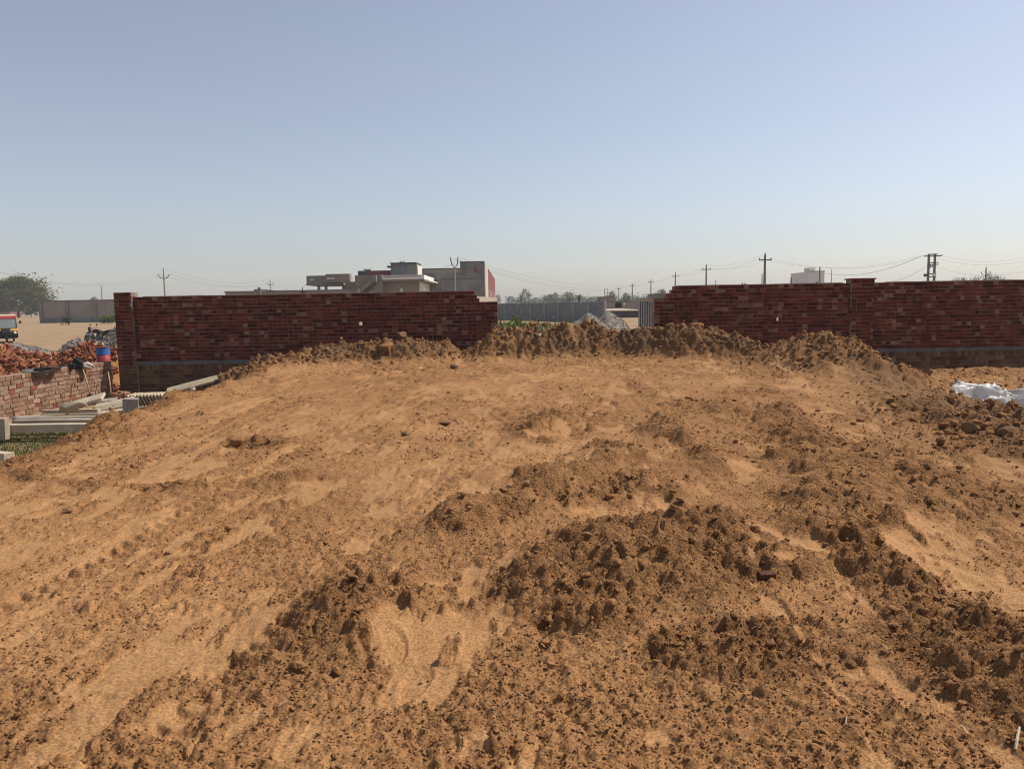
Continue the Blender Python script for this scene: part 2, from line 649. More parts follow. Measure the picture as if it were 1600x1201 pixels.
TRACKS = [  # packed wheel tracks and trodden paths: centre line, half width
    (line_px([(40, 1195), (200, 1090), (330, 1000), (480, 880), (580, 815), (690, 750), (860, 688), (960, 635), (985, 590), (980, 570)], 0), .16),
    (line_px([(0, 1010), (120, 960), (280, 900), (420, 790), (600, 715), (760, 650), (860, 600), (900, 570)], 0), .13),
    (line_px([(640, 1085), (615, 1010), (690, 905), (800, 820), (990, 770), (1090, 770)], 0), .10),
    (line_px([(1225, 1010), (1210, 960), (1180, 880), (1130, 805), (1060, 740), (1000, 690), (960, 640)], 0), .13),
    (line_px([(1100, 770), (1200, 720), (1210, 660), (1150, 610), (1080, 575)], 0), .2),
    (line_px([(0, 800), (160, 780), (330, 735), (520, 690), (640, 650)], 0), .10),
    (line_px([(1600, 760), (1450, 690), (1330, 640), (1200, 590)], .1), .35),
    (line_px([(60, 1000), (0, 1060)], 0), .25),
    (line_px([(300, 660), (440, 615), (560, 580)], .1), .16),
]
RIDGES = [  # windrows of loose soil: centre line, half width, height
    ([(1.75, 8.9), (1.62, 8.3), (1.72, 7.5), (1.80, 6.7)], .20, .13),
    ([(3.3, 9.8), (2.95, 8.2), (2.75, 6.8), (2.3, 5.6), (2.05, 4.7)], .34, .10),
    ([(2.1, 4.9), (1.98, 4.1), (1.95, 3.3), (1.9, 2.4)], .30, .07),
    ([(-4.6, 6.9), (-3.6, 6.4), (-2.7, 6.25), (-1.8, 6.5)], .20, .05),
    ([(-.35, 5.0), (.1, 5.6), (.75, 6.5), (1.02, 7.3)], .24, .13),
    ([(.9, 7.4), (1.1, 6.6), (1.12, 5.7)], .22, .10),
    ([(.10, 7.9), (.28, 8.6), (.45, 9.2)], .24, .15),
    ([(-5.1, 8.6), (-5.15, 10.4), (-5.2, 12.5), (-5.1, 15)], .30, .04),
    ]
MOUNDS = [  # centre, radii, height
    (.82, 4.25, .80, .62, .20), (.36, 3.75, .50, .45, .08), (1.05, 4.75, .40, .30, .07), (-.78, 3.62, .34, .42, .11),
    (.50, 6.0, .55, .75, .08), (5.3, 8.4, .85, 1.8, .10), (4.6, 7.0, .5, .6, .05), (6.05, 15.0, .95, 1.25, .54), (6.7, 13.5, .7, 1.0, .22),
    (3.2, 6.2, .5, 1.3, .08), (7.6, 14.7, .5, .5, .22), (-5.35, 9.9, .30, .4, .12), (-5.2, 11.6, .4, .6, .08), (1.0, 3.1, .5, .25, .03),
    (1.9, 3.0, .35, .5, .03), (-2.7, 8.2, .4, .3, .03),
]
PRINTS = [(*G(648, 1062, 0).xy, .15, .055, 1.4), (*G(618, 1010, 0).xy, .13, .05, 1.9), (*G(680, 920, 0).xy, .14, .06, .5), (*G(275, 935, 0).xy, .12, .05, 1.0),
          (*G(1125, 1042, 0).xy, .12, .06, .3), (*G(610, 975, 0).xy, .10, .05, 1.2), (*G(1215, 965, 0).xy, .14, .055, 1.6), (*G(1230, 900, 0).xy, .14, .06, .2)]
TREADS = [([(2.3, 5.6), (2.05, 4.7), (1.98, 4.1), (1.95, 3.4)], .13), (line_px([(1030, 665), (1100, 715)], .12), .11),
          (line_px([(290, 672), (440, 618)], .15), .12), (line_px([(480, 595), (590, 570)], .2), .12), (line_px([(940, 575), (1000, 620)], .15), .12),
          (line_px([(860, 572), (840, 610), (800, 660), (720, 740), (600, 840), (450, 960), (250, 1130)], .05), .10),
          (line_px([(940, 572), (935, 610), (905, 660), (850, 720)], .15), .10), (line_px([(960, 572), (985, 605), (1010, 640)], .17), .10),
          (line_px([(1000, 572), (1030, 605), (1060, 640)], .17), .10), (line_px([(1060, 572), (1110, 610), (1170, 660), (1200, 720)], .14), .11),
          (line_px([(620, 580), (520, 610), (400, 650), (250, 700), (80, 770)], .12), .11), (line_px([(700, 575), (640, 610), (540, 660), (380, 740), (200, 830), (0, 930)], .09), .11)]


def base_height(x, y):
    level = .2 * sstep((y - 3.5) / 12.5)
    wob = .30 * fbm(y * .8, x * 0 + 3.1, 3, 5)
    fl = sstep((x + 6.55 + wob * .8) / 1.7)
    z = -.72 + (level + .72) * fl
    fr = sstep((x - 6.0 - .4 * vnoise(y * .6, x * 0 + 8, 9) - .6 * sstep((y - 12) / 3.0)) / 1.5)
    z = z + (-.34 + .18 * sstep((y - 12.5) / 3.5) - level) * fr
    # far bank of tipped loads
    cz = np.interp(x, CREST[:, 0], CREST[:, 1])
    cy = np.interp(x, CLINE[:, 0], CLINE[:, 1]) + .15 * vnoise(x * 1.3, x * 0 + 2, 4)
    u = (y - cy)
    prof = np.where(u < 0, np.exp(-(np.abs(u) / .72) ** 2.3), np.exp(-(np.abs(u) / .80) ** 2.2))
    lump = 1 + .10 * fbm(x * 1.6, y * 1.6, 3, 21)
    z = np.where(u > 0, np.minimum(z, z - (z + .75) * sstep((u - .5) / 1.4)), z)
    berm = np.maximum(cz * lump - .10 - z, 0) * prof
    z = z + berm
    loose = sstep(berm * 4) * .9
    for cx, cy_, rx, ry, h in MOUNDS:
        q = ((x - cx) / rx) ** 2 + ((y - cy_) / ry) ** 2
        q = q * (1 + .35 * vnoise(x * 2.3 + cx, y * 2.3 - cy_, 33))
        g = np.exp(-np.maximum(q, 0) ** 1.1)
        z = z + h * (1.0 if cy_ < 12 else 1.0) * g
        loose = np.maximum(loose, sstep(g * 1.9))
    for pts, wd, h in RIDGES:
        d, a = seg_dist(x, y, pts)
        d = np.abs(d + wd * .5 * vnoise(x * 2.7, y * 2.7, 35))
        g = np.exp(-(d / wd) ** 1.6)
        mod = .75 + .5 * vnoise(x * 3.1, y * 3.1, 31)
        z = z + .95 * h * g * mod
        loose = np.maximum(loose, sstep(g * 1.5) * np.clip(.7 + .5 * mod, 0, 1))
    loose = np.maximum(loose, .95 * np.exp(-(((x - 6.2) / .9) ** 2 + ((y - 11.2) / 3.2) ** 2) ** 1.5))
    # generally scuffed, looser on the right-hand side
    gen = .43 + .20 * fbm(x * 1.1, y * .8, 4, 41) + .13 * sstep((x - 1.0) / 1.6)
    loose = np.maximum(loose * (.86 + .22 * fbm(x * 5, y * 5, 3, 45)), np.clip(gen, 0.1, .8))
    loose = np.maximum(loose, .75 * sstep((np.abs(x + 5.9) < .9) * 1.0) * (y > 6) * 1.0)
    # packed tracks: thin streaky plates that follow the wheel marks
    bias = np.zeros_like(x)
    for pts, wd in TRACKS:
        d, a = seg_dist(x, y, pts)
        bias = np.maximum(bias, np.exp(-(d / (wd * 1.5)) ** 2))
    st_ = fbm(x * 3.6 - y * .35, y * 1.25 + x * .3, 5, 53, .62)
    st2 = fbm(x * 11 - y * .9, y * 4.2 + x, 3, 57, .6)
    keep = .50 + .16 * sstep((x - 1.0) / 1.5) + .14 * sstep((3.6 - y) / 1.2)
    packed = sstep((st_ + .55 * st2 + .50 * bias - keep) / .30) * sstep((.82 - loose + .2 * bias) / .25)
    for fx, fy, fl_, fw, fa in PRINTS:
        ca, sa = math.cos(fa), math.sin(fa)
        u1, v1 = (x - fx) * ca + (y - fy) * sa, -(x - fx) * sa + (y - fy) * ca
        e = ((u1 / fl_) ** 2 + (v1 / (fw * (1 + .25 * u1 / fl_))) ** 2)
        inside = 1 - sstep((e - .75) / .5)
        packed = np.maximum(packed, inside)
        z = z - .012 * inside + .004 * np.exp(-((e - 1.5) / .5) ** 2)
    loose = loose * (1 - .78 * packed)
    z = z - .009 * packed
    return z, loose, packed, berm


def height(x, y, cell=None):
    """full relief; cell = local grid size, so that nothing finer than the grid is asked for"""
    z, loose, packed, berm = base_height(x, y)
    cell = np.full_like(x, .01) if cell is None else cell

    def fade(s):
        return np.clip((s / cell - 1.25) / 1.6, 0, 1)
    mnd = sstep((loose - .55) / .3)
    z = z + .016 * fbm(x * .7, y * .7, 3, 71)
    rough = .12 + loose * (1 + .25 * fbm(x * 1.7, y * 1.7, 3, 87))
    z = z + (.012 + .026 * mnd) * fbm(x * 2.6, y * 2.6, 4, 81) * rough
    big = sstep((berm - .05) / .3)
    for cx, cy_, rx, ry, h in ((6.1, 14.9, 1.2, 1.6, 1), (6.8, 13.4, .9, 1.1, .8), (5.4, 8.5, .95, 2.0, .5), (6.2, 11.2, .8, 2.8, .40), (7.7, 14.7, .6, .6, 1)):
        big = np.maximum(big, h * np.exp(-(((x - cx) / rx) ** 2 + ((y - cy_) / ry) ** 2) ** 1.5))
    lo2 = np.clip(loose, 0, 1.2) ** 1.4

    def ridged(f, seed):
        return 1 - 2 * np.abs(fbm(x * f + y * f * .31, y * f - x * f * .27, 2, seed))
    # crumbled, broken surface: billows at every scale the grid can carry
    for lam, am, sd in ((.30, .036, 181), (.14, .034, 183), (.07, .023, 185), (.036, .013, 187), (.02, .007, 189)):
        q = np.abs(fbm(x / lam + .37 * y / lam, y / lam - .29 * x / lam, 2, sd))
        far_ = 1 + 2.2 * sstep((y - 6.5) / 4.0) * (1 - mnd)
        amt = lo2 * (.40 + .60 * mnd) * far_ if lam > .1 else np.clip(loose * 1.25, 0, 1)
        z = z + am * (q - .4) * (amt + .06) * fade(lam * .8) * 1.5
    z = z + big * (.11 * (np.abs(fbm(x * 1.5, y * 1.5, 3, 99)) - .3) + .08 * (np.abs(fbm(x * 4.2, y * 4.2, 3, 98)) - .3) + .05 * ridged(7, 97))
    # small wind-blown plates on the packed surface
    z = z + (.005 + .006 * sstep((y - 6) / 5.0)) * np.tanh(4 * fbm(x * 6.2, y * 3.2, 3, 91)) * (1 - .6 * np.clip(loose, 0, 1)) * fade(.10)
    z = z + clods(x, y, .30, 101, .16 * big) * .30 * .45 * fade(.3)
    z = z + clods(x, y, .15, 121, .05 * lo2 + .25 * big) * .15 * .55 * fade(.12)
    z = z + clods(x, y, .075, 131, .16 * lo2 + .25 * big) * .075 * .60 * fade(.06)
    z = z + clods(x, y, .036, 141, .30 * loose + .25 * lo2) * .036 * .62 * fade(.03)
    z = z + clods(x, y, .020, 151, .8 * sstep(loose * 1.5)) * .020 * .6 * fade(.018)
    z = z + .005 * fbm(x * 40, y * 40, 2, 161) * (.2 + loose) * fade(.02)
    for pts, wd in TREADS:
        d, a = seg_dist(x, y, pts)
        e = 1 - sstep((d - wd * .75) / (wd * .3))
        lug = np.tanh(3 * np.sin((a + d * .5) * 2 * math.pi / .13))
        z = z + e * (.012 * lug * (.4 + .6 * sstep(.5 + 1.5 * vnoise(x * 1.1, y * 1.1, 77))) - .013) * fade(.12)
    return z, loose, packed, berm


def grid_rows():
    ys = [1.5]
    while ys[-1] < 20.6:
        y = ys[-1]
        step = max(.0042 * y ** 1.02, .006) if y < 9 else .0042 * y * (1 - .68 * sstep(np.array((y - 13.5) / 2.5)))
        ys.append(y + float(step))
    return np.array(ys)


ys = grid_rows()
NC = 860
s = np.linspace(0, 1, NC)
xl = np.maximum(-8.2, -(.9 + .74 * ys))
xr = .9 + .74 * ys
XX = xl[:, None] + (xr - xl)[:, None] * s[None, :]
YY = np.repeat(ys[:, None], NC, 1)
cellx = np.repeat(((xr - xl) / NC)[:, None], NC, 1)
celly = np.repeat(np.gradient(ys)[:, None], NC, 1)
ZZ, LO, PK, BM = height(XX.ravel(), YY.ravel(), np.maximum(cellx, celly).ravel())
gx, gy = XX.ravel(), YY.ravel()
GREY = np.clip((.45 + .45 * sstep((fbm(gx * 1.1, gy * 1.1, 4, 171) + .15) / .5)) * sstep((BM - .06) / .25), 0, 1)
GREY = np.maximum(GREY, .7 * np.exp(-(((gx - 5.6) / 1.1) ** 2 + ((gy - 8.6) / 2.2) ** 2) ** 1.4))
GREY = np.maximum(GREY, .6 * np.exp(-(((gx - 6.3) / 1.0) ** 2 + ((gy - 11.2) / 3.2) ** 2) ** 1.5))
GREY = np.maximum(GREY, .45 * np.exp(-(((gx - 6.2) / 1.3) ** 2 + ((gy - 14.8) / 1.8) ** 2) ** 1.4))
NR = len(ys)
idx = np.arange(NR * NC, dtype=np.int32).reshape(NR, NC)
quads = np.stack([idx[:-1, :-1], idx[:-1, 1:], idx[1:, 1:], idx[1:, :-1]], -1).reshape(-1, 4)
field = np_mesh('dirt_field', np.stack([gx, gy, ZZ], -1), quads, 'dirt', True, {'loose': LO, 'grey': GREY})
tag(field, kind='structure')
print('field verts', NR, NC, NR * NC)


def hz(x, y):
    a, b, c, d = height(np.array([float(x)]), np.array([float(y)]))
    return float(a[0])


def hit(px, py, far=19.0):
    """where a sight line meets the earth"""
    d = ray(px, py)
    d = d / d[1]
    t = np.arange(1.5, far, .02)
    z, *_ = base_height(d[0] * t, t)
    below = np.nonzero(EYE + d[2] * t <= z)[0]
    i = below[0] if len(below) else len(t) - 1
    return Vector((d[0] * t[i], t[i], float(z[i])))


# ------------------------------------------------------------------ far ground, to the horizon
def ground_z(x, y):
    return -.55 + .55 * sstep((y - 40) / 35.0)


gxs = np.concatenate([np.linspace(-800, -60, 30), np.linspace(-55, 55, 90), np.linspace(60, 800, 30)])
gys = np.concatenate([np.linspace(-30, 60, 90), np.linspace(62, 140, 40), np.linspace(150, 850, 40)])
AX, AY = np.meshgrid(gxs, gys)
AZ_ = ground_z(AX, AY) + .05 * fbm(AX * .25, AY * .25, 3, 201) * (AY > 20) * (AY < 150)
green = .25 * np.exp(-((AX - 1) / 7) ** 2) * np.exp(-((AY - 38) / 16) ** 2) + .3 * ((AY > 150) * 1.0) + .35 * np.exp(-((AX + 7.8) / 1.2) ** 2) * (AY < 13.2)
gi = np.arange(AX.size, dtype=np.int32).reshape(AX.shape)
gq = np.stack([gi[:-1, :-1], gi[:-1, 1:], gi[1:, 1:], gi[1:, :-1]], -1).reshape(-1, 4)
tag(np_mesh('ground', np.stack([AX.ravel(), AY.ravel(), AZ_.ravel()], -1), gq, 'far_ground', True, {'green': green.ravel()}), kind='structure')

# ------------------------------------------------------------------ brick walls
def brick_mesh(name, d, jit):
    b = MB()
    b.box((0, 0, 0), d, jit=jit)
    me_o = b.build(name, 'brick', bevel=0.006)
    me = me_o.data
    bpy.data.objects.remove(me_o)
    return me


STR = [brick_mesh('brick', (.228, .108, .073), .0035) for _ in range(4)]
HDR = [brick_mesh('brick_header', (.108, .108, .073), .0035) for _ in range(3)]
SLD = [brick_mesh('brick_soldier', (.070, .108, .108), .0035) for _ in range(3)]


def brick_col(kind, yellow=False):
    t = random.random()
    if yellow:
        base = (.20, .115, .066) if t < .55 else (.15, .075, .045) if t < .88 else (.25, .165, .10)
    elif kind == 'h':
        base = (.29, .175, .115) if t < .20 else (.20, .095, .062) if t < .42 else (.145, .056, .036)
    else:
        base = (.27, .165, .11) if t < .02 else (.19, .085, .055) if t < .14 else (.145, .056, .036) if t < .8 else (.10, .040, .030)
    k = random.uniform(.48, 1.18)
    if base[0] > .24 or yellow:             # under-fired pale brick
        k = random.uniform(.6, 1.0)
        return tuple(c * k for c in base)
    return (base[0] * k * 1.02, base[1] * k * .68, base[2] * k * .68)


def brick_wall(name, label, rows, holes, face_y, depth, parts_max, prefer):
    """rows: (z0, height, x0, x1, kind, proud) - kind 's' bonded, 'e' edge course, 'y' yellowish base, 'p' pillar"""
    x_mid = sum((r[2] + r[3]) / 2 for r in rows) / len(rows)
    wall = thing(name, label, 'brick wall', (x_mid, face_y, rows[0][0]))
    mort, rest = MB(), MB()
    cand = []
    for ri, (z0, h, x0, x1, kind, proud) in enumerate(rows):
        fy = face_y - proud
        x = x0
        first = True
        segs = [[x0 + .004, x1 - .004]]
        while x < x1 - .03:
            if kind == 'e':
                wd, tp = .084, 'e'
            else:
                ph = .42 if ri % 2 else .68
                if kind == 'p':
                    ph = .3
                if first and ri % 2 == 0:
                    ph = 1
                tp = 'h' if random.random() < ph else 's'
                wd = .120 if tp == 'h' else .240
                wd *= random.uniform(.97, 1.03)
            if x + wd > x1 - .05:
                wd = x1 - x
                tp = tp if kind == 'e' else ('h' if wd < .17 else 's')
            cx = x + wd / 2
            end = first or x + wd >= x1 - .001
            hole = None
            for hx, hzv, through in holes:
                if abs(cx - hx) < wd / 2 and z0 <= hzv < z0 + h:
                    hole = through
            if hole is not None:
                a, b = segs[-1]
                if wd > .17:                    # only half the brick is missing
                    cand.append((x + .115 + (wd - .115) / 2, z0 + h / 2, wd - .125, h - .011, 'h', kind, fy, end))
                segs[-1] = [a, x]
                segs.append([x + min(wd, .118), b])
                if not hole:
                    mort.mm(x + .001, x + min(wd, .118) - .001, fy + .115, fy + .2, z0, z0 + h)
            else:
                cand.append((cx, z0 + h / 2, wd - .010, h - .011, tp, kind, fy, end))
            x += wd
            first = False
        for a, b in segs:
            if b > a:
                back = face_y + depth + ri * .0005
                mort.mm(a, b, fy + .009, back, z0, z0 + h)
    # the bricks that show largest become parts, the others are joined
    cand.sort(key=prefer)
    for i, (cx, cz, wd, h, tp, kind, fy, end) in enumerate(cand):
        col = brick_col('h' if tp in 'he' else 's', kind in ('y', 'e'))
        dep = depth + .004 if end else .108
        yo = random.uniform(-.005, .003)
        cy = fy + dep / 2 + yo
        rz = random.uniform(-.010, .010)
        ry = random.uniform(-.010, .010)
        if i < parts_max:
            lib, d0 = (STR, (.228, .108, .073)) if tp == 's' else (SLD, (.070, .108, .108)) if tp == 'e' else (HDR, (.108, .108, .073))
            o = bpy.data.objects.new('brick', random.choice(lib))
            C.objects.link(o)
            o.parent = wall
            o.location = (cx - x_mid, cy - face_y, cz - rows[0][0])
            o.rotation_euler = (0, ry, rz)
            o.scale = (wd / d0[0], dep / d0[1], h / d0[2])
            o.color = (*col, 1)
        else:
            rest.box((cx, cy, cz), (wd, dep, h), rotm(0, ry, rz), jit=.003, col=col)
    mort.build('mortar', 'mortar', wall)
    if rest.v:
        tag(rest.build('other_bricks', 'brick_joined', wall), kind='stuff')
    return wall


WY = 18.7
def xw(px, py=500, Y=WY):
    return P(px, py, Y).x


def wall_rows(x0, x1, c, n, z0=.262):
    return [(z0 + i * c, c, x0, x1, 's', 0.0) for i in range(n)]


xL0, xL1, xL2 = xw(196), xw(744), xw(778)
xR0, xR1, xR2 = xw(1022), xw(1053), 17.5
c = .0865
# left wall
rows = []
for k in range(6):      # yellowish base
    rows.append((-.60 + k * .108, .108 if k < 5 else .11, xL0, xL2, 'y', .02))
rows.append((.052, .118, xL0, xL2, 'e', .02))
for i in range(18):
    x1 = xL2 if i < 15 else xL1 - .02 + (.11 if i == 15 else .05 if i == 16 else 0)
    rows.append((.262 + i * c, c, xw(183) + .40, x1, 's', 0))
for i in range(21):
    xx = xw(183)
    rows.append((.170 + i * .0838, .0838, xx, xx + .42, 'p', .10))
for i in range(9):
    xx = xw(184)
    rows.append((-.60 + i * .0855, .0855, xx, xx + .44, 'y', .12))
holes = [(P(561, 507, WY).x, P(561, 508, WY).z, True), (P(236, 497, WY).x, P(236, 497, WY).z, True)]
wl = brick_wall('brick_wall', 'long dark red brick wall in shade with corner pillar, beside the blue and red drum', rows, holes[:1], WY, .23, 300,
                lambda q: (q[4] != 's', -q[1], q[0]))
b = MB()
b.mm(xw(183) + .40, xL2 - .002, WY - .035, WY + .22, .172, .2605)
b.build('concrete_band', 'band', wl)
b = MB()
x = xL0 + .45
while x < xL1 - .25:
    l = random.uniform(.25, .7)
    b = MB()
    b.box((x + l / 2, WY + .11, .262 + 18 * c + .006), (l - .01, .2, random.uniform(.012, .022)), jit=.004)
    b.build('mortar_cap', 'concrete', wl)
    x += l

# right wall
c2 = .0885
rows = []
for k in range(6):
    rows.append((-.60 + k * .108, .108 if k < 5 else .11, xR0, xR2, 'y', .02))
rows.append((.052, .118, xR0, xR2, 'e', .02))
for i in range(18):
    x0 = xR0 if i < 15 else xR1 - (.16 if i == 15 else .07 if i == 16 else 0)
    rows.append((.262 + i * c2, c2, x0, xR2, 's', 0))
xp0, xp1 = xw(1327), xw(1362)
for i in range(28):
    rows.append((-.60 + i * .0905, .0905, xp0, xp1, 'p', .10))
rows.append((-.60 + 28 * .0905, .03, xp0 - .03, xp1 + .01, 'p', .12))
rows = rows[:-1]
wr = brick_wall('brick_wall', 'long dark red brick wall in shade with raised pier, above the white plastic sheet', rows,
                [(P(1217, 501, WY).x, P(1217, 501, WY).z, True), (P(1428, 468, WY).x, P(1428, 468, WY).z, False), (P(1523, 489, WY).x, P(1523, 489, WY).z, False)],
                WY, .23, 300, lambda q: (q[4] != 's', -q[1] if q[0] < 13 else 9, q[0]))
b = MB()
b.mm(xp1 + .004, xR2, WY - .035, WY + .22, .172, .2605)
b.mm(xR0, xp0 - .004, WY - .035, WY + .22, .172, .2605)
b.build('concrete_band', 'band', wr)
b = MB()
x = xR1 + .1
while x < xR2 - .6:
    l = random.uniform(.25, .7)
    if not (xp0 - l - .05 < x < xp1 + .05):
        b = MB()
        b.box((x + l / 2, WY + .11, .262 + 18 * c2 + .006), (l - .01, .2, random.uniform(.012, .022)), jit=.004)
        b.build('mortar_cap', 'concrete', wr)
    x += l
b = MB()
b.mm(xp0 - .04, xp1 + .02, WY - .135, WY + .25, -.60 + 28 * .0905, -.60 + 28 * .0905 + .03)
b.build('pier_cap', 'dull_red', wr)

# low lit wall running towards the viewer on the left
LX = -9.66
low = thing('low_brick_wall', 'low roughly laid sunlit brick wall behind the stacked slabs', 'brick wall', (LX, 16, -.6))
mort = MB()
y_end = WY - .14
for k in range(10):
    z0 = -.6 + k * .089
    y = 13.0 + (.12 if k % 2 else 0)
    mort.mm(LX - .22, LX - .016, 12.9, y_end - .01, z0, z0 + .089)
    while y < y_end - .05:
        head = random.random() < .22
        wd = (.118 if head else .238) * random.uniform(.95, 1.05)
        wd = min(wd, y_end - y)
        if not (k == 9 and random.random() < .12):
            lib, d0 = (HDR, (.108, .108, .073)) if wd < .17 else (STR, (.228, .108, .073))
            o = bpy.data.objects.new('brick', random.choice(lib))
            C.objects.link(o)
            o.parent = low
            o.location = (-.054 + random.uniform(-.012, .010), y + wd / 2 - 16, z0 + .0445 + .6)
            o.rotation_euler = (0, random.uniform(-.02, .02), math.pi / 2 + random.uniform(-.04, .04))
            o.rotation_euler[0] = random.uniform(-.02, .02)
            o.scale = ((wd - .012) / d0[0], 1, (.089 - .014) / d0[2])
            t = random.random()
            bc = (.31, .195, .135) if t < .55 else (.27, .15, .10) if t < .8 else (.25, .09, .06) if t < .88 else (.36, .25, .17)
            kk = random.uniform(.72, 1.15)
            o.color = (*(q * kk for q in bc), 1)
        y += wd
low_m = mort.build('mortar', 'mud', low)

# ------------------------------------------------------------------ loose clods (nobody could count them)
def ico(sub):
    bm = bmesh.new()
    bmesh.ops.create_icosphere(bm, subdivisions=sub, radius=1)
    v = np.array([q.co[:] for q in bm.verts])
    f = np.array([[q.index for q in p.verts] for p in bm.faces])
    bm.free()
    return v, f


def scatter(name, n_try, ylo, yhi, smin, smax, sub, seed, keep, label, flat=.75):
    r = np.random.default_rng(seed)
    u = r.random(n_try)
    y = ylo * (yhi / ylo) ** u
    x = (r.random(n_try) * 2 - 1) * (.8 + .72 * y)
    ok = x > -6.9
    x, y = x[ok], y[ok]
    z, lo, pk, bm_ = base_height(x, y)
    p = keep(x, y, lo, pk, bm_)
    ok = r.random(len(x)) < p
    x, y = x[ok], y[ok]
    cell = np.full_like(x, .012)
    z, lo, pk, bm_ = height(x, y, cell)
    n = len(x)
    v, f = ico(sub) if sub else (np.array([(1, 0, 0), (-1, 0, 0), (0, 1, 0), (0, -1, 0), (0, 0, 1), (0, 0, -1.0)]), np.array([(0, 2, 4), (2, 1, 4), (1, 3, 4), (3, 0, 4), (2, 0, 5), (1, 2, 5), (3, 1, 5), (0, 3, 5)]))
    size = smin * (smax / smin) ** (r.random(n) ** 2.2)
    ax = r.normal(size=(n, 3))
    ax /= np.linalg.norm(ax, axis=1)[:, None]
    an = r.random(n) * 6.28
    K = np.zeros((n, 3, 3))
    K[:, 0, 1], K[:, 0, 2], K[:, 1, 2] = -ax[:, 2], ax[:, 1], -ax[:, 0]
    K[:, 1, 0], K[:, 2, 0], K[:, 2, 1] = ax[:, 2], -ax[:, 1], ax[:, 0]
    Rm = np.eye(3)[None] + np.sin(an)[:, None, None] * K + (1 - np.cos(an))[:, None, None] * (K @ K)
    rad = r.uniform(.55, 1.2, (n, len(v)))
    loc = v[None] * rad[:, :, None] * r.uniform([.8, .55, .5], [1.25, 1.0, .95], (n, 3))[:, None, :]
    loc = np.einsum('nij,nkj->nki', Rm, loc)
    loc[:, :, 2] *= flat
    loc = loc * (size / 2)[:, None, None]
    loc += np.stack([x, y, z + size * .16], -1)[:, None, :]
    faces = (f[None] + (np.arange(n) * len(v))[:, None, None]).reshape(-1, 3)
    o = np_mesh(name, loc.reshape(-1, 3), faces, 'clod', False)
    tag(o, label, 'soil', kind='stuff')
    print(name, n, len(faces))
    return o


scatter('loose_soil_crumbs', 230000, 1.7, 9.5, .007, .026, 0, 301, lambda x, y, lo, pk, b: (.34 * sstep((lo - .10) / .35) + .12 * lo) * (1 - .75 * pk),
        'small crumbs of brown soil strewn over the turned earth')
scatter('soil_clods', 30000, 1.6, 14, .026, .075, 2, 311, lambda x, y, lo, pk, b: np.clip((lo - .55) * .8, 0, 1) ** 1.2 * (.7 + .9 * (y > 4.8)) + .003,
        'brown lumps of broken soil over the windrows')
scatter('soil_specks', 150000, 7.0, 16.8, .014, .05, 0, 341, lambda x, y, lo, pk, b: np.clip(lo ** 1.2 * .5 + .01, 0, 1) * (1 - .8 * pk) * (.35 + .65 * sstep((fbm(x * 1.3, y * .9, 3, 46) + .25) / .6)),
        'small dark lumps peppered over the level earth further off')
scatter('bank_clods', 60000, 13.5, 18.6, .03, .13, 1, 321, lambda x, y, lo, pk, b: np.maximum(sstep((b - .04) / .2) * .5, .4 * np.exp(-(((x - 6.2) / 1.3) ** 2 + ((y - 14.8) / 1.8) ** 2) ** 1.4)) + (x > 6) * .04,
        'lumps of earth covering the tipped bank at the walls')
scatter('dark_clods', 9000, 5.5, 12, .04, .16, 1, 331, lambda x, y, lo, pk, b: np.exp(-((x - 5.4) / .9) ** 2 - ((y - 8.6) / 2.0) ** 2) * .8,
        'coarse lumps of turned soil on the mound by the plastic sheet')

# ------------------------------------------------------------------ single stones lying on the earth
def stone_mesh(name, seed, sub=3, facets=9, squash=.7):
    r = np.random.default_rng(seed)
    v, f = ico(sub)
    v = v * (1 + .10 * r.normal(size=(1, 3)))
    v = v * (1 + .16 * fbm(v[:, 0] * 1.9 + seed, v[:, 1] * 1.9 + v[:, 2] * 2.3, 3, seed))[:, None]
    for _ in range(facets + 5):                 # broken faces
        n = r.normal(size=3)
        n /= np.linalg.norm(n)
        d = r.uniform(.48, .82)
        h = v @ n
        v = v - np.outer(np.maximum(h - d, 0), n)
    v = v + .04 * r.normal(size=v.shape) * .5
    v[:, 2] *= squash
    return v, f


def stone(px, py, wpx, label, mat='stone', squash=.7, seed=1, name='stone', cat='stone', elong=1.3, rz=0.0, sink=.25, z=None, Y=None):
    p = hit(px, py + wpx * .25) if Y is None else P(px, py, Y)
    w_ = wpx / F * p.y
    v, f = stone_mesh(name, seed, squash=squash)
    v = v * (w_ / 2)
    v[:, 0] *= elong ** .5
    v[:, 1] /= elong ** .5
    v = v @ rotm(0, 0, rz).T
    o = np_mesh(name, v, f, mat, False)
    o.location = (p.x, p.y, p.z + w_ * squash * (.5 - sink))
    return tag(o, label, cat)


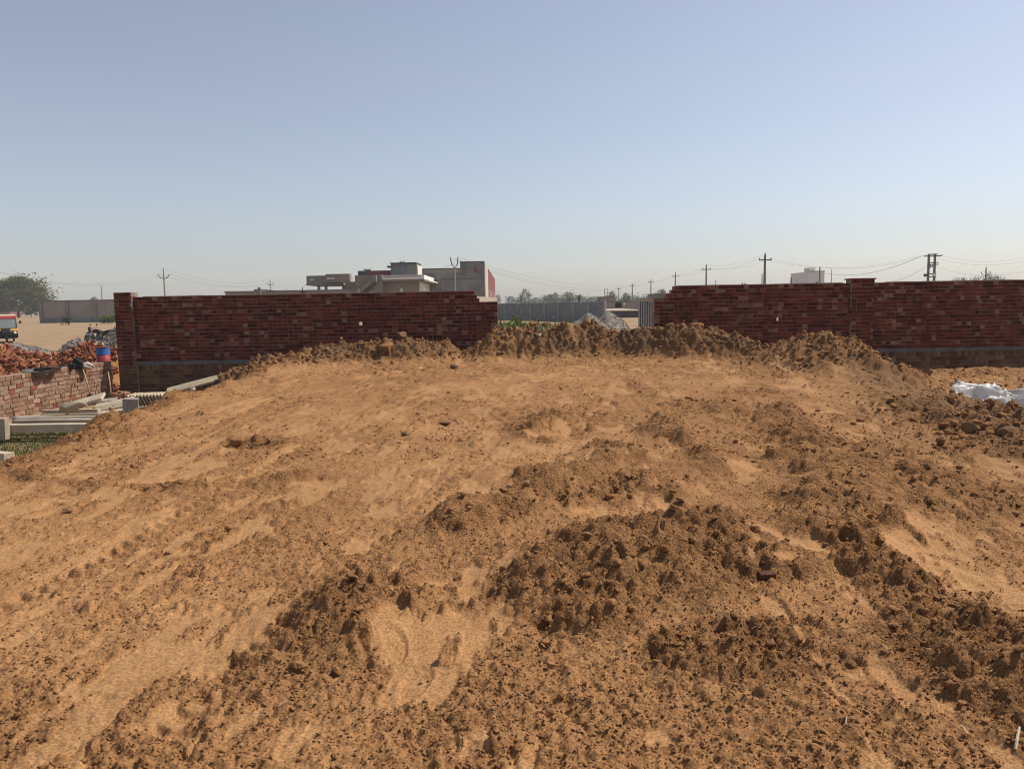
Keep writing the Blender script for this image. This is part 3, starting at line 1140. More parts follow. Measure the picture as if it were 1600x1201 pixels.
STONES = [
    (465, 1040, 27, 'pale angular stone beside the small crumbled mound near the photo bottom', 'stone', .7, 1.2, .3),
    (632, 677, 15, 'dark single clod alone on the flat pale earth in the middle distance', 'stone_dark', .75, 1.3, .1),
    (694, 658, 18, 'flat elongated dark clod just beyond the lone clod on the pale earth', 'stone_dark', .35, 2.2, -.2),
    (368, 688, 27, 'angular brown rock with shaded side on the left part of the field', 'stone', .7, 1.3, .6),
    (1515, 1044, 36, 'largest pale rock in the lower right corner area of the field', 'stone', .72, 1.3, -.3),
    (1488, 1006, 36, 'flat brown slab of earth just above the largest lower right rock', 'stone', .4, 1.7, -.5),
    (1384, 1022, 22, 'dark rounded clod left of the flat slab in the lower right', 'stone_dark', .8, 1.1, .2),
    (852, 1003, 20, 'round clod at the foot of the big central mound', 'stone', .9, 1.0, .2),
    (967, 966, 20, 'rounded clod halfway up the near face of the big central mound', 'stone', .85, 1.1, .7),
    (860, 1040, 18, 'clod in front of the big mound, below the round clod at its foot', 'stone', .8, 1.2, .3),
    (904, 1096, 20, 'dark squarish stone alone near the bottom middle of the photo', 'stone_dark', .85, 1.0, .5),
    (990, 1083, 16, 'dark small clod right of the squarish stone at the bottom middle', 'stone_dark', .7, 1.2, .1),
    (104, 798, 15, 'small dark stone alone near the left edge of the field', 'stone_dark', .55, 1.6, .1),
    (1037, 862, 24, 'jagged clod near the top of the big central mound', 'stone', .7, 1.5, -.5),
    (1505, 1100, 26, 'half buried clod below the largest lower right rock', 'stone', .6, 1.3, .8),
    (1438, 925, 24, 'flat stone in the tyre-marked ridge on the right', 'stone', .5, 1.4, .2),
    (1470, 690, 20, 'dark upright clod left of the coarse dark mound on the right', 'stone_dark', .95, 1.0, .2),
    (1515, 668, 30, 'dark clod standing on top of the coarse mound on the right', 'stone_dark', .8, 1.2, .4),
    (1570, 672, 32, 'broad dark clod nearest the right edge on the coarse mound', 'stone_dark', .8, 1.2, .1),
    (1588, 1150, 30, 'brown rock cut off by the lower right corner of the photo', 'stone', .7, 1.2, .1),
    (710, 572, 14, 'round dark stone at the foot of the earth bank below the brick wall', 'stone_dark', .8, 1.1, .1),
    (1033, 564, 14, 'pale stone at the foot of the bank below the wall opening', 'stone', .7, 1.3, .1),
]
for i, (px, py, wp, lb, mt, sq, el, rz) in enumerate(STONES):
    stone(px, py, wp, lb, mt, sq, 500 + i, 'clod' if 'clod' in lb else 'stone', 'clod' if 'clod' in lb else 'stone', el, rz)
for i, (px, py, wp, lb, mt, sq, el, Y) in enumerate([
    (605, 547, 26, 'big overhanging boulder of earth in the bank below the left wall', 'stone', .9, 1.1, 17.0),
    (628, 526, 17, 'dark rounded clod on the bank crest above the earth boulder', 'stone_dark', .9, 1.0, 17.5),
    (833, 507, 20, 'pale flat stone on the bank crest beside the leafy weeds', 'stone', .5, 1.8, 18.0),
    (851, 508, 9, 'little dark clod on the bank crest right of the pale flat stone', 'stone_dark', .9, 1.0, 18.0),
    (842, 525, 12, 'pale stone stuck in the bank face below the flat crest stone', 'concrete', .7, 1.4, 17.5),
    (1440, 590, 38, 'big dark lump of earth below the right brick wall', 'stone_dark', .75, 1.3, 15.5),
    (918, 508, 22, 'brown clod on the crest in front of the grey gravel heap', 'stone', .7, 1.6, 18.0),
    (1090, 512, 18, 'pale slab of earth sticking up from the bank below the right wall end', 'stone', .8, 1.3, 17.6)]):
    stone(px, py, wp, lb, mt, sq, 560 + i, 'stone' if 'stone' in lb else 'clod', 'stone' if 'stone' in lb else 'clod', el, .3 * i, .35, Y=Y)


def loose_brick(loc, rot, col, label, group=None, half=False, name='loose_brick'):
    o = bpy.data.objects.new(name, random.choice(HDR if half else STR))
    C.objects.link(o)
    o.location = loc
    o.rotation_euler = rot
    o.color = (*col, 1)
    return tag(o, label, 'brick', group)


p = hit(1197, 912)
loose_brick((p.x, p.y, p.z + .028), (.05, .03, .12), (.10, .045, .03), 'dark red brick fragment lying on the packed path right of the big mound', half=True).scale = (.72, .5, .6)

# bits of litter
for i, (px, py, lb, sx, sy) in enumerate([(1520, 963, 'white paper scrap on the ridge in the lower right', .035, .012), (870, 848, None, .02, .01), (656, 577, 'white scrap lying at the foot of the far earth bank', .16, .07),
                                         (991, 1142, None, .012, .01), (1128, 848, 'tiny white scrap on the right shoulder of the big mound', .02, .01)]):
    if lb is None:
        continue
    p = hit(px, py)
    b = MB()
    n = 5
    vs = [((u / 4 - .5) * sx, (v_ / 4 - .5) * sy, .006 + .15 * sx * math.sin(u * 1.3 + v_) * .5 + .004) for v_ in range(n) for u in range(n)]
    b.add(vs, [(a + c_ * n, a + 1 + c_ * n, a + 1 + (c_ + 1) * n, a + (c_ + 1) * n) for a in range(n - 1) for c_ in range(n - 1)])
    o = b.build('paper_scrap', 'paper')
    o.location = (p.x, p.y, p.z + .012)
    o.rotation_euler[2] = i * .7
    tag(o, lb, 'litter')
p = hit(1590, 1166)
b = MB()
b.tube([(-.03, -.035, .012), (-.01, -.01, .028), (.03, .04, .045)], [.004, .005, .004], 6)
o = b.build('pale_twig', 'concrete_pale')
o.location = p
tag(o, 'pale bent twig at the lower right corner of the photo', 'twig')

r = np.random.default_rng(808)
n = 80
sx_, sy_ = r.uniform(-1, 1, n), 1.9 * (11 / 1.9) ** r.random(n)
sx_ = sx_ * (.3 + .62 * sy_)
sz_ = height(sx_, sy_)[0] + .008
an = r.random(n) * 6.28
ln = r.uniform(.008, .032, n)
wd_ = r.uniform(.0008, .0018, n)
ca, sa = np.cos(an), np.sin(an)
tl = r.uniform(-.3, .5, n) * ln
v = np.stack([np.stack([sx_ - ca * ln - sa * wd_, sy_ - sa * ln + ca * wd_, sz_], -1), np.stack([sx_ - ca * ln + sa * wd_, sy_ - sa * ln - ca * wd_, sz_], -1),
              np.stack([sx_ + sa * wd_, sy_ - ca * wd_, sz_ + .006], -1), np.stack([sx_ - sa * wd_, sy_ + ca * wd_, sz_ + .006], -1),
              np.stack([sx_ + ca * ln + sa * wd_, sy_ + sa * ln - ca * wd_, sz_ + tl * .5], -1), np.stack([sx_ + ca * ln - sa * wd_, sy_ + sa * ln + ca * wd_, sz_ + tl * .5], -1)], 1)
i_ = np.arange(n)[:, None] * 6
tag(np_mesh('straw', v.reshape(-1, 3), np.concatenate([i_ + np.array([[0, 1, 2, 3]]), i_ + np.array([[3, 2, 4, 5]])]), 'plank', False), 'bits of dry straw and root lying about on the soil', 'straw', kind='stuff')

# ------------------------------------------------------------------ building materials left of the platform
def slab(name, px, py, Y, size, rot, mat, label, cat='slab', group=None, jit=.004, z=None):
    """size (x, y, z); placed so that its centre is seen at px, py"""
    p = P(px, py, Y)
    if z is not None:
        p.z = z
    b = MB()
    b.box((0, 0, 0), size, jit=jit)
    o = b.build(name, mat, bevel=.006)
    o.location = p
    o.rotation_euler = rot
    return tag(o, label, cat, group, 'thing')


GZ = -.55
slab('concrete_beam', 92, 668, 12.2, (1.75, .16, .13), (0, .0, -.02), 'concrete_pale', 'nearest long pale concrete beam lying above the grass patch', 'beam')
slab('concrete_beam', 105, 660, 12.5, (1.7, .13, .10), (0, .012, .03), 'concrete', 'second long concrete beam lying just behind the nearest one', 'beam')
slab('concrete_beam', 98, 656.5, 12.85, (1.6, .15, .08), (0, .018, -.02), 'concrete_grey', 'third grey concrete beam in the row behind the grass', 'beam')
slab('concrete_beam', 92, 653, 13.2, (1.5, .16, .07), (0, .02, .02), 'concrete', 'hindmost concrete beam of the row in front of the low wall', 'beam')
slab('concrete_block', 2, 670, 12.0, (.19, .2, .34), (0, 0, .15), 'concrete', 'upright pale concrete block cut by the left edge of the photo', 'block', jit=.015)
slab('concrete_beam', -10, 711, 10.3, (.6, .16, .10), (0, 0, -.35), 'concrete_pale', 'pale concrete beam end lying in the grass at the left edge', 'beam')
stone(110, 642, 36, 'rough broken lump of concrete in front of the leaning slab', 'concrete', .75, 701, 'concrete_lump', 'rubble', 1.3, .4, Y=14.2)
slab('concrete_beam', 112, 643.5, 14.6, (1.05, .13, .10), (0, 0, .02), 'concrete_pale', 'pale beam lying behind the rough concrete lump', 'beam')
slab('concrete_beam', 112, 649, 14.35, (1.1, .12, .07), (0, 0, .0), 'concrete', 'low beam on the ground under the pale beam by the concrete lump', 'beam')
slab('stone_slab', 135, 627, 15.0, (.66, .34, .055), (.28, -.28, .2), 'concrete_pale', 'pale slab leaning up to the right against the slab heap', 'slab')
slab('stone_slab', 160, 627, 15.6, (.5, .3, .05), (.1, -.1, .1), 'concrete', 'slab lying behind the leaning slab at the low wall', 'slab')
slab('stone_slab', 178, 631, 15.3, (.72, .36, .05), (.22, -.16, .25), 'concrete_pale', 'uppermost of the flat pale slabs left of the square block', 'slab')
slab('stone_slab', 172, 636.5, 15.1, (.70, .34, .05), (.2, -.15, .2), 'concrete', 'middle one of the flat slabs left of the square block', 'slab')
slab('stone_slab', 180, 642, 14.9, (.62, .3, .05), (.15, -.12, .2), 'concrete_pale', 'lowest of the flat slabs left of the square block', 'slab')
slab('concrete_block', 205, 635, 14.7, (.27, .26, .31), (0, .03, .38), 'concrete_grey', 'square weathered concrete block on the edge of the earth fill', 'block', jit=.012)
slab('concrete_beam', 225, 637, 14.9, (.7, .09, .06), (0, -.06, .05), 'concrete_pale', 'thin pale beam end right of the square block', 'beam')
for i in range(11):
    px = 208 + i * 5.2
    p = P(px + 2, 624 - i * .2, 16.3)
    b = MB()
    b.box((0, 0, 0), (.030, .50, .27), jit=.003)
    o = b.build('edge_slab', 'concrete' if i % 2 else 'concrete_pale', bevel=.004)
    o.location = p
    o.rotation_euler = (0, -.48, .10)
    tag(o, 'thin slab standing on edge in the leaning row before the brick wall', 'slab', 'thin slabs leaning in a row', 'thing')
slab('wooden_plank', 320, 596, 16.4, (1.62, .24, .045), (.45, -.235, .12), 'plank', 'long plank lying up the slope in front of the dark wall', 'plank')
p0, p1 = P(293, 620, 15.9), P(332, 606, 16.3)
b = MB()
b.tube([p0, p1], .028, 8)
tag(b.build('iron_pipe', 'metal_dark'), 'dark pipe lying on the slope below the long plank', 'pipe')
stone(302, 610, 12, 'pale round stone between the plank and the pipe', 'concrete_pale', .8, 711, 'stone', 'stone', 1.1, 0, Y=16.2)
slab('concrete_block', 280, 618, 16.0, (.07, .09, .20), (.2, .3, .3), 'concrete_pale', 'small upright concrete offcut at the end of the slab row', 'block', jit=.01)
rb = [(180, 617), (186, 621), (192, 616), (197, 620), (188, 614), (199, 615), (183, 623)]
for i, (px, py) in enumerate(rb):
    loose_brick(P(px, py, 16.6 + .05 * i), (random.uniform(-.5, .5), random.uniform(-.5, .5), random.uniform(0, 3)),
                random.choice([(.30, .13, .09), (.34, .20, .13), (.25, .09, .06)]), 'broken brick in the small heap behind the square concrete block', 'broken bricks behind the concrete block', half=i % 3 > 0)


def tool(name, a, b_, label, blade=None):
    p0, p1 = P(*a), P(*b_)
    t = thing(name, label, 'tool', tuple(p1))
    h = MB()
    h.tube([p0, (p0 + p1) / 2 + Vector((.01, 0, 0)), p1], [.016, .018, .017], 8)
    h.build('handle', 'wood', t, True)
    if blade:
        k = MB()
        d = (p1 - p0).normalized()
        k.box(p1 + d * .09, (.15, .02, .2), rotm(0, math.atan2(d.x, d.z) + math.pi, 0), taper=.8)
        k.build('blade', 'metal_dark', t)
    return t


tool('spade', (130, 578, 16.95), (141, 617, 16.6), 'spade with wooden handle leaning on the low wall below the black bag', True)
tool('hoe', (169, 581, 17.95), (173.5, 618, 17.6), 'hoe with wooden handle leaning in the shadow by the brick pillar', True)


def pan(px, py, Y, r, tilt, label):
    t = thing('mixing_pan', label, 'pan', tuple(P(px, py, Y)))
    t.rotation_euler = tilt
    b = MB()
    b.lathe([(.02, 0), (r * .55, .005), (r * .82, .05), (r, .105), (r * 1.02, .11), (r * .98, .112), (r * .80, .06), (r * .53, .016), (.02, .012)], 24, cap=False)
    b.build('bowl', 'steel_pan', t, True, local=True)
    b = MB()
    b.lathe([(r * 1.03, .108), (r * 1.05, .114), (r * 1.03, .12), (r * 1.0, .114), (r * 1.03, .108)], 24, cap=False)
    b.build('rim', 'metal_dark', t, True, local=True)


pan(58, 587, 15.7, .26, (.05, .04, 0), 'dark steel mixing pan sitting left on top of the low brick wall')
pan(77, 582.5, 16.0, .24, (-.06, -.05, 0), 'dark steel mixing pan overlapping behind the other pan on the low wall')

b = MB()
p = P(112, 577, 16.8)
t = thing('black_can', 'small black square can on the end of the low wall', 'can', tuple(p))
b.box((0, 0, .06), (.13, .10, .13))
b.build('body', 'black', t, local=True, bevel=.012)
b = MB()
b.tube([(-.04, 0, .125), (-.03, 0, .16), (.03, 0, .16), (.04, 0, .125)], .008, 6)
b.build('handle', 'black', t, local=True)


def blob(name, px, py, Y, size, mat, label, cat, seed):
    v, f = ico(4)
    r = np.random.default_rng(seed)
    v = v.copy()
    q = fbm(v[:, 0] * 2.2 + seed, v[:, 1] * 2.2 + v[:, 2] * 2.7, 4, seed)
    v = v * (1 + .28 * np.tanh(q))[:, None]
    v[:, 2] = np.maximum(v[:, 2], -.75)
    v = v * np.array(size) / 2
    o = np_mesh(name, v, f, mat, True)
    o.location = P(px, py, Y)
    return tag(o, label, cat)


blob('plastic_bag', 121, 569, 17.1, (.20, .18, .28), 'black_cloth', 'crumpled black plastic bag on the low wall above the spade', 'bag', 3)
blob('cement_sack', 136, 572.5, 17.3, (.27, .22, .19), 'sack', 'crumpled pale paper sack beside the black bag on the low wall', 'sack', 5)

p = P(162, 564, 18.95)
t = thing('plastic_drum', 'small plastic drum, blue above and red below, by the brick pillar', 'drum', tuple(p))
r = .155
b = MB()
b.lathe([(r * .97, -.15), (r, -.13), (r, .155)], 28)
b.build('lower_half', 'drum_red', t, True, local=True)
b = MB()
b.lathe([(r, .156), (r * 1.015, .165), (r * 1.015, .175), (r, .18), (r, .32), (r * .98, .335)], 28)
b.build('upper_half', 'blue', t, True, local=True)
b = MB()
b.lathe([(r * 1.02, .330), (r * 1.03, .345), (r * .95, .36), (r * .5, .362)], 28)
b.build('lid', 'dull_red', t, True, local=True)
b = MB()
b.tube([(.0, 0, .36), (.01, 0, .40), (.0, 0, .46)], [.03, .028, .012], 8)
b.build('spout', 'sack', t, True, local=True)

# ------------------------------------------------------------------ heap of broken bricks and the soil behind the low wall
def heap_z(x, y):
    """earth under the bricks, beyond the low wall"""
    d = np.exp(-((y - 20.9) / 1.5) ** 2) * sstep((-9.95 - x) / .8) * (.98 + .12 * np.sin(x * 2.1) + .08 * np.sin(x * 5.3))
    near = .62 * sstep((18.6 - y) / 1.2) * sstep((y - 13.2) / 1.0) * sstep((-9.85 - x) / .3) * (1 + .12 * np.sin(y * 3.1 + x))
    return -.56 + np.maximum(d * .93, near) + .05 * fbm(x * 3, y * 3, 3, 401)


hx = np.linspace(-22, -9.80, 130)
hy = np.linspace(12.8, 24.5, 130)
HX, HY = np.meshgrid(hx, hy)
HZ = heap_z(HX, HY) + .03 * fbm(HX * 8, HY * 8, 3, 403)
hi = np.arange(HX.size, dtype=np.int32).reshape(HX.shape)
hq = np.stack([hi[:-1, :-1], hi[:-1, 1:], hi[1:, 1:], hi[1:, :-1]], -1).reshape(-1, 4)
tag(np_mesh('soil_mound', np.stack([HX.ravel(), HY.ravel(), HZ.ravel()], -1), hq, 'clod', True), 'brown soil banked behind the low wall under the broken bricks', 'soil')
HB = [(.34, .13, .07), (.30, .105, .06), (.27, .085, .05), (.34, .16, .09), (.31, .12, .065), (.22, .07, .045)]
cnt = 0
while cnt < 285:
    x = random.uniform(-16.5, -10.05)
    y = random.uniform(19.0, 21.4)
    z = float(heap_z(np.array([x]), np.array([y]))[0])
    if z < -.25:
        continue
    k = random.uniform(.75, 1.15)
    col = tuple(q * k for q in random.choice(HB))
    loose_brick((x, y, z + random.uniform(.02, .11)), (random.uniform(-1.5, 1.5), random.uniform(-1.2, 1.2), random.uniform(0, 6.28)), col,
                'broken orange brick in the big heap behind the low wall', 'broken bricks in the heap', half=random.random() < .4)
    cnt += 1
frag = MB()
for _ in range(700):
    x = random.uniform(-17, -10.0)
    y = random.uniform(18.8, 22.0)
    z = float(heap_z(np.array([x]), np.array([y]))[0])
    k = random.uniform(.7, 1.2)
    frag.box((x, y, z + random.uniform(0, .08)), (random.uniform(.05, .17), random.uniform(.05, .11), random.uniform(.03, .075)),
             rotm(random.uniform(-1, 1), random.uniform(-1, 1), random.uniform(0, 6)), jit=.012, col=tuple(q * k for q in random.choice(HB)))
tag(frag.build('brick_fragments', 'brick_joined'), 'small chips of orange brick filling the heap behind the low wall', 'rubble', kind='stuff')

# ------------------------------------------------------------------ plastic sheet on the right
nu, nv_ = 110, 60
U, V = np.meshgrid(np.linspace(0, 1, nu), np.linspace(0, 1, nv_))
cx = 6.95 + U * 3.2
pinch = np.exp(-((U - .27) / .05) ** 2)
up_ = .30 + .10 * np.sin(U * 7 + .6) - .10 * pinch
dep = 12.1 - (.75 - .35 * pinch) * (1 - V) + .15 * np.sin(U * 9)
zz = -.34 + up_ * np.sin(np.clip(V, 0, 1) * 1.9) + .05 * np.sin(U * 40 + V * 5 + 4 * pinch) * (.3 + pinch)
zz += .075 * fbm(U * 9 + V * 4, V * 3.5 - U * 2, 4, 601) + .09 * np.abs(fbm(U * 9 + V * 7, V * 4, 2, 603)) + .018 * np.abs(fbm(U * 26 - V * 11, V * 9 + U * 5, 2, 605))
sag = -.14 * np.exp(-((U - .13) / .09) ** 2) * (1 - V) - .12 * np.exp(-((U - .45) / .14) ** 2) * (1 - V)
zz += sag
bz, *_ = base_height(cx.ravel(), dep.ravel())
zz = np.maximum(zz, bz.reshape(zz.shape) + .03)
ti = np.arange(U.size, dtype=np.int32).reshape(U.shape)
tq = np.stack([ti[:-1, :-1], ti[:-1, 1:], ti[1:, 1:], ti[1:, :-1]], -1).reshape(-1, 4)
tp = np_mesh('plastic_sheet', np.stack([cx.ravel(), dep.ravel(), zz.ravel()], -1), tq, 'tarp', True)
tag(tp, 'crumpled white plastic sheet half buried below the right brick wall', 'plastic sheet')
blob('white_bag', 1497, 601, 13.2, (.16, .14, .12), 'tarp', 'small crumpled white bag left of the big plastic sheet', 'bag', 9)

# ------------------------------------------------------------------ grass patch and weeds
def blades(name, pts, hmin, hmax, wd, mat, seed, parent=None, lean=.5):
    r = np.random.default_rng(seed)
    pts = np.asarray(pts)
    n = len(pts)
    h = r.uniform(hmin, hmax, n)
    a = r.random(n) * 6.28
    l = r.uniform(.1, lean, n) * h
    b_ = r.random(n) * 6.28
    dx, dy = np.cos(a) * wd / 2, np.sin(a) * wd / 2
    v = np.zeros((n, 4, 3))
    v[:, 0] = pts + np.stack([dx, dy, dx * 0], -1)
    v[:, 1] = pts - np.stack([dx, dy, dx * 0], -1)
    mid = pts + np.stack([np.cos(b_) * l * .4, np.sin(b_) * l * .4, h * .6], -1)
    v[:, 2] = mid - np.stack([dx, dy, dx * 0], -1) * .7
    v[:, 3] = pts + np.stack([np.cos(b_) * l, np.sin(b_) * l, h], -1)
    i = np.arange(n)[:, None] * 4
    f = np.concatenate([i + np.array([[0, 1, 2]]), i + np.array([[0, 2, 3]])])
    return np_mesh(name, v.reshape(-1, 3), f, mat, False, parent=parent)


r = np.random.default_rng(77)
gp = np.stack([r.uniform(-9.4, -6.0, 30000), r.uniform(8.2, 13.0, 30000), np.full(30000, -.56)], -1)
tag(blades('grass', gp, .02, .07, .010, 'grass', 78), 'short green grass beside the concrete beams at the left edge', 'grass', kind='stuff')
gp = np.stack([r.uniform(-2.5, 5.5, 9000), r.uniform(24, 62, 9000), np.full(9000, 0)], -1)
gp[:, 2] = ground_z(gp[:, 0], gp[:, 1])
tag(blades('weeds', gp, .05, .28, .03, 'grass', 79), 'low weeds on the open ground beyond the wall opening', 'grass', kind='stuff')


def leafy(name, base, n, sx, sy, sz, leaf, mat, label, cat, seed, stems=7, group=None):
    t = thing(name, label, cat, tuple(base), 0, group)
    r = np.random.default_rng(seed)
    b = MB()
    tips = []
    for _ in range(stems):
        e = Vector((r.normal() * sx * .35, r.normal() * sy * .35, sz * r.uniform(.55, 1)))
        b.tube([(0, 0, -.05), tuple(e * .5 + Vector((r.normal() * .03, 0, 0))), tuple(e)], [.014, .010, .004], 5)
        tips.append(np.array(e))
    b.build('stems', 'bark', t, local=True)
    tips = np.array(tips)
    c_ = tips[r.integers(0, len(tips), n)] * r.uniform(.35, 1.05, (n, 1)) + r.normal(size=(n, 3)) * np.array([sx, sy, sz]) * .12
    o = leaves('foliage', c_, leaf, mat, seed + 1)
    o.parent = t
    return t


def leaves(name, c_, size, mat, seed):
    r = np.random.default_rng(seed)
    n = len(c_)
    a = r.normal(size=(n, 3))
    a /= np.linalg.norm(a, axis=1)[:, None]
    b_ = np.cross(a, r.normal(size=(n, 3)))
    b_ /= np.linalg.norm(b_, axis=1)[:, None]
    s_ = size * r.uniform(.6, 1.4, (n, 1))
    v = np.stack([c_ - a * s_, c_ + b_ * s_ * .45, c_ + a * s_, c_ - b_ * s_ * .45], 1)
    return np_mesh(name, v.reshape(-1, 3), np.arange(n * 4, dtype=np.int32).reshape(-1, 4), mat, False)


def gnd(px, Y):
    p = P(px, 480, Y)
    return Vector((p.x, Y, float(ground_z(0, np.array(float(Y))))))


for i, (px, Y, sx, sz, lb) in enumerate([(790, 26, 1.5, 1.55, 'leafy green bush nearest the end of the left wall'), (807, 29, 1.7, 1.5, 'leafy green bush second from the left wall end'),
                                         (826, 31, 1.6, 1.25, 'low leafy bush right of the two taller bushes in the opening'), (888, 40, .5, 1.4, 'thin upright weed left of the gravel heap'),
                                         (781, 33, .9, 1.1, 'leafy bush half hidden by the end of the left wall')]):
    leafy('bush', gnd(px, Y), 1600 if i != 3 else 160, sx, sx, sz, .07, 'leaf_bush', lb, 'bush', 800 + i)
for i, (px, Y, n, lb) in enumerate([(105, 88, 260, 'small dry bush before the far concrete compound wall'), (160, 92, 500, 'yellow green low bush right of the dry bush at the compound wall'), (172, 91, 400, 'yellow green low bush closest to the brick pillar')]):
    leafy('bush', gnd(px, Y), n, 1.6, 1.2, 1.2 - .2 * (i > 0), .12, 'leaf_bush' if i else 'leaf_dull', lb, 'bush', 820 + i)

# ------------------------------------------------------------------ gravel heaps
def heap(name, c_, rx, ry, h, seed, label, mat='gravel', n=70, pebbles=3000, ps=.035):
    u = np.linspace(-1.25, 1.25, n)
    A, B_ = np.meshgrid(u, u)
    d = np.sqrt((A * (1 + .18 * vnoise(B_ * 2, A * 2, seed))) ** 2 + (B_ * (1 + .18 * vnoise(A * 2 + 5, B_ * 2, seed))) ** 2)
    z = h * np.maximum(0, 1 - d ** 1.45) + .06 * h * fbm(A * 3.4, B_ * 3.4, 4, seed) * (d < 1.15) - .12 * (d > 1)
    t = thing(name, label, 'gravel heap', tuple(c_))
    i_ = np.arange(A.size, dtype=np.int32).reshape(A.shape)
    q = np.stack([i_[:-1, :-1], i_[:-1, 1:], i_[1:, 1:], i_[1:, :-1]], -1).reshape(-1, 4)
    np_mesh('body', np.stack([(A * rx).ravel(), (B_ * ry).ravel(), z.ravel()], -1), q, mat, True, parent=t)
    r = np.random.default_rng(seed)
    m_ = MB()
    for _ in range(pebbles):
        a, k = r.random() * 6.28, r.random() ** .5 * 1.05
        x, y = math.cos(a) * k, math.sin(a) * k
        iu, iv = int((x + 1.25) / 2.5 * (n - 1)), int((y + 1.25) / 2.5 * (n - 1))
        s_ = ps * r.uniform(.4, 1.3)
        m_.box((x * rx, y * ry, z[iv, iu] + s_ * .2), (s_, s_ * .8, s_ * .7), rotm(*(r.random(3) * 3)), jit=s_ * .15)
    tag(m_.build('pebbles', mat, t, local=True), kind='stuff')


g = gnd(921, 30)
heap('gravel_heap', g, 1.95, 2.0, 1.56, 901, 'pale grey gravel heap with two humps seen through the wall opening')
g = gnd(950, 30.8)
heap('gravel_heap', g, 1.75, 1.7, 1.62, 905, 'pale gravel heap right behind the larger one in the opening')
heap('gravel_heap', gnd(15, 33), 2.4, 1.6, .72, 911, 'pale sand and gravel heap at the left edge before the three wheeler')
heap('gravel_heap', gnd(116, 38), .9, .9, .62, 915, 'small grey rubble heap at the front wheel of the motorcycle', pebbles=500, ps=.14)
heap('gravel_heap', gnd(181, 44), 1.1, .9, 1.0, 917, 'grey rubble heap behind the motorcycle tail by the pillar', pebbles=700, ps=.14)

# ------------------------------------------------------------------ motorcycle and the person behind it
MY = 45.0
mg = gnd(153, MY)
mc = thing('motorcycle', 'black motorcycle parked side on beyond the broken bricks', 'motorcycle', tuple(mg), 0)


def wheel(parent, c_, r_, wd, axis_rot=None, name='wheel'):
    b = MB()
    prof = []
    for k in range(9):
        t_ = 2 * math.pi * k / 8
        prof.append((r_ - wd * .5 + wd * .5 * math.cos(t_), wd * .5 * math.sin(t_)))
    R_ = rotm(math.pi / 2, 0, 0) if axis_rot is None else axis_rot
    b.lathe(prof, 28, c_, R_, cap=False)
    w_ = b.build(name, 'rubber', parent, True, local=True)
    b = MB()
    b.lathe([(r_ - wd, -.02), (r_ - wd * .85, -.03), (r_ - wd * .85, .03), (r_ - wd, .02), (r_ - wd, -.02)], 28, c_, R_, cap=False)
    b.lathe([(.035, -.05), (.045, -.04), (.045, .04), (.035, .05)], 12, c_, R_)
    for k in range(9):
        a = k * 2 * math.pi / 9
        d = R_ @ np.array([math.cos(a), math.sin(a), 0])
        b.tube([np.array(c_) + d * .03, np.array(c_) + d * (r_ - wd * .9)], .006, 5)
    b.build('rim', 'chrome', w_, local=True)
    return w_


wheel(mc, (-.64, 0, .30), .30, .085)
wheel(mc, (.64, 0, .30), .30, .10)
b = MB()
b.tube([(-.42, 0, .82), (-.1, 0, .72), (.35, 0, .66), (.62, 0, .62)], .03, 8)
b.tube([(-.42, 0, .80), (-.30, 0, .40), (.1, 0, .28), (.35, 0, .32), (.64, 0, .30)], .026, 8)
b.build('frame', 'black', mc, True, local=True)
b = MB()
for sy in (-.09, .09):
    b.tube([(-.64, sy, .30), (-.40, sy, .88)], .022, 8)
b.build('fork', 'chrome', mc, True, local=True)
b = MB()
b.prism([(-.38, .74), (-.40, .88), (-.28, .97), (-.05, .96), (.06, .84), (.04, .74)], -.13, .13)
b.build('fuel_tank', 'black', mc, local=True, bevel=.035)
b = MB()
b.prism([(.02, .80), (.05, .87), (.25, .84), (.48, .90), (.72, .94), (.76, .88), (.50, .80), (.2, .76)], -.13, .13)
b.build('seat', 'black_cloth', mc, local=True, bevel=.03)
b = MB()
b.prism([(.15, .50), (.10, .74), (.55, .80), (.82, .82), (.84, .74), (.5, .55)], -.11, .11)
b.build('side_panel', 'black', mc, local=True, bevel=.02)
b = MB()
b.box((-.05, 0, .42), (.36, .24, .26), jit=.01)
b.box((-.10, 0, .60), (.18, .18, .16), rotm(0, .3, 0))
b.build('engine', 'metal_dark', mc, local=True, bevel=.02)
b = MB()
b.tube([(-.15, -.12, .5), (-.2, -.14, .30), (.1, -.15, .22), (.5, -.16, .26), (.85, -.16, .36)], [.025, .025, .03, .04, .04], 10)
b.build('exhaust', 'chrome', mc, True, local=True)
b = MB()
b.tube([(-.30, -.36, 1.06), (-.38, -.18, 1.04), (-.42, 0, .98), (-.38, .18, 1.04), (-.30, .36, 1.06)], .016, 8)
b.build('handlebar', 'metal_dark', mc, True, local=True)
b = MB()
b.lathe([(.02, -.07), (.08, -.04), (.10, .03), (.10, .05)], 16, (-.55, 0, .92), rotm(0, -math.pi / 2, 0))
b.build('headlight', 'black', mc, True, local=True)
b = MB()
for sy in (-.3, .3):
    b.tube([(-.36, sy, 1.05), (-.34, sy * 1.15, 1.20)], .007, 6)
    b.lathe([(.01, -.012), (.06, -.008), (.06, .008), (.01, .012)], 14, (-.34, sy * 1.15, 1.24), rotm(0, math.pi / 2, 0))
b.build('mirrors', 'black', mc, True, local=True)
b = MB()
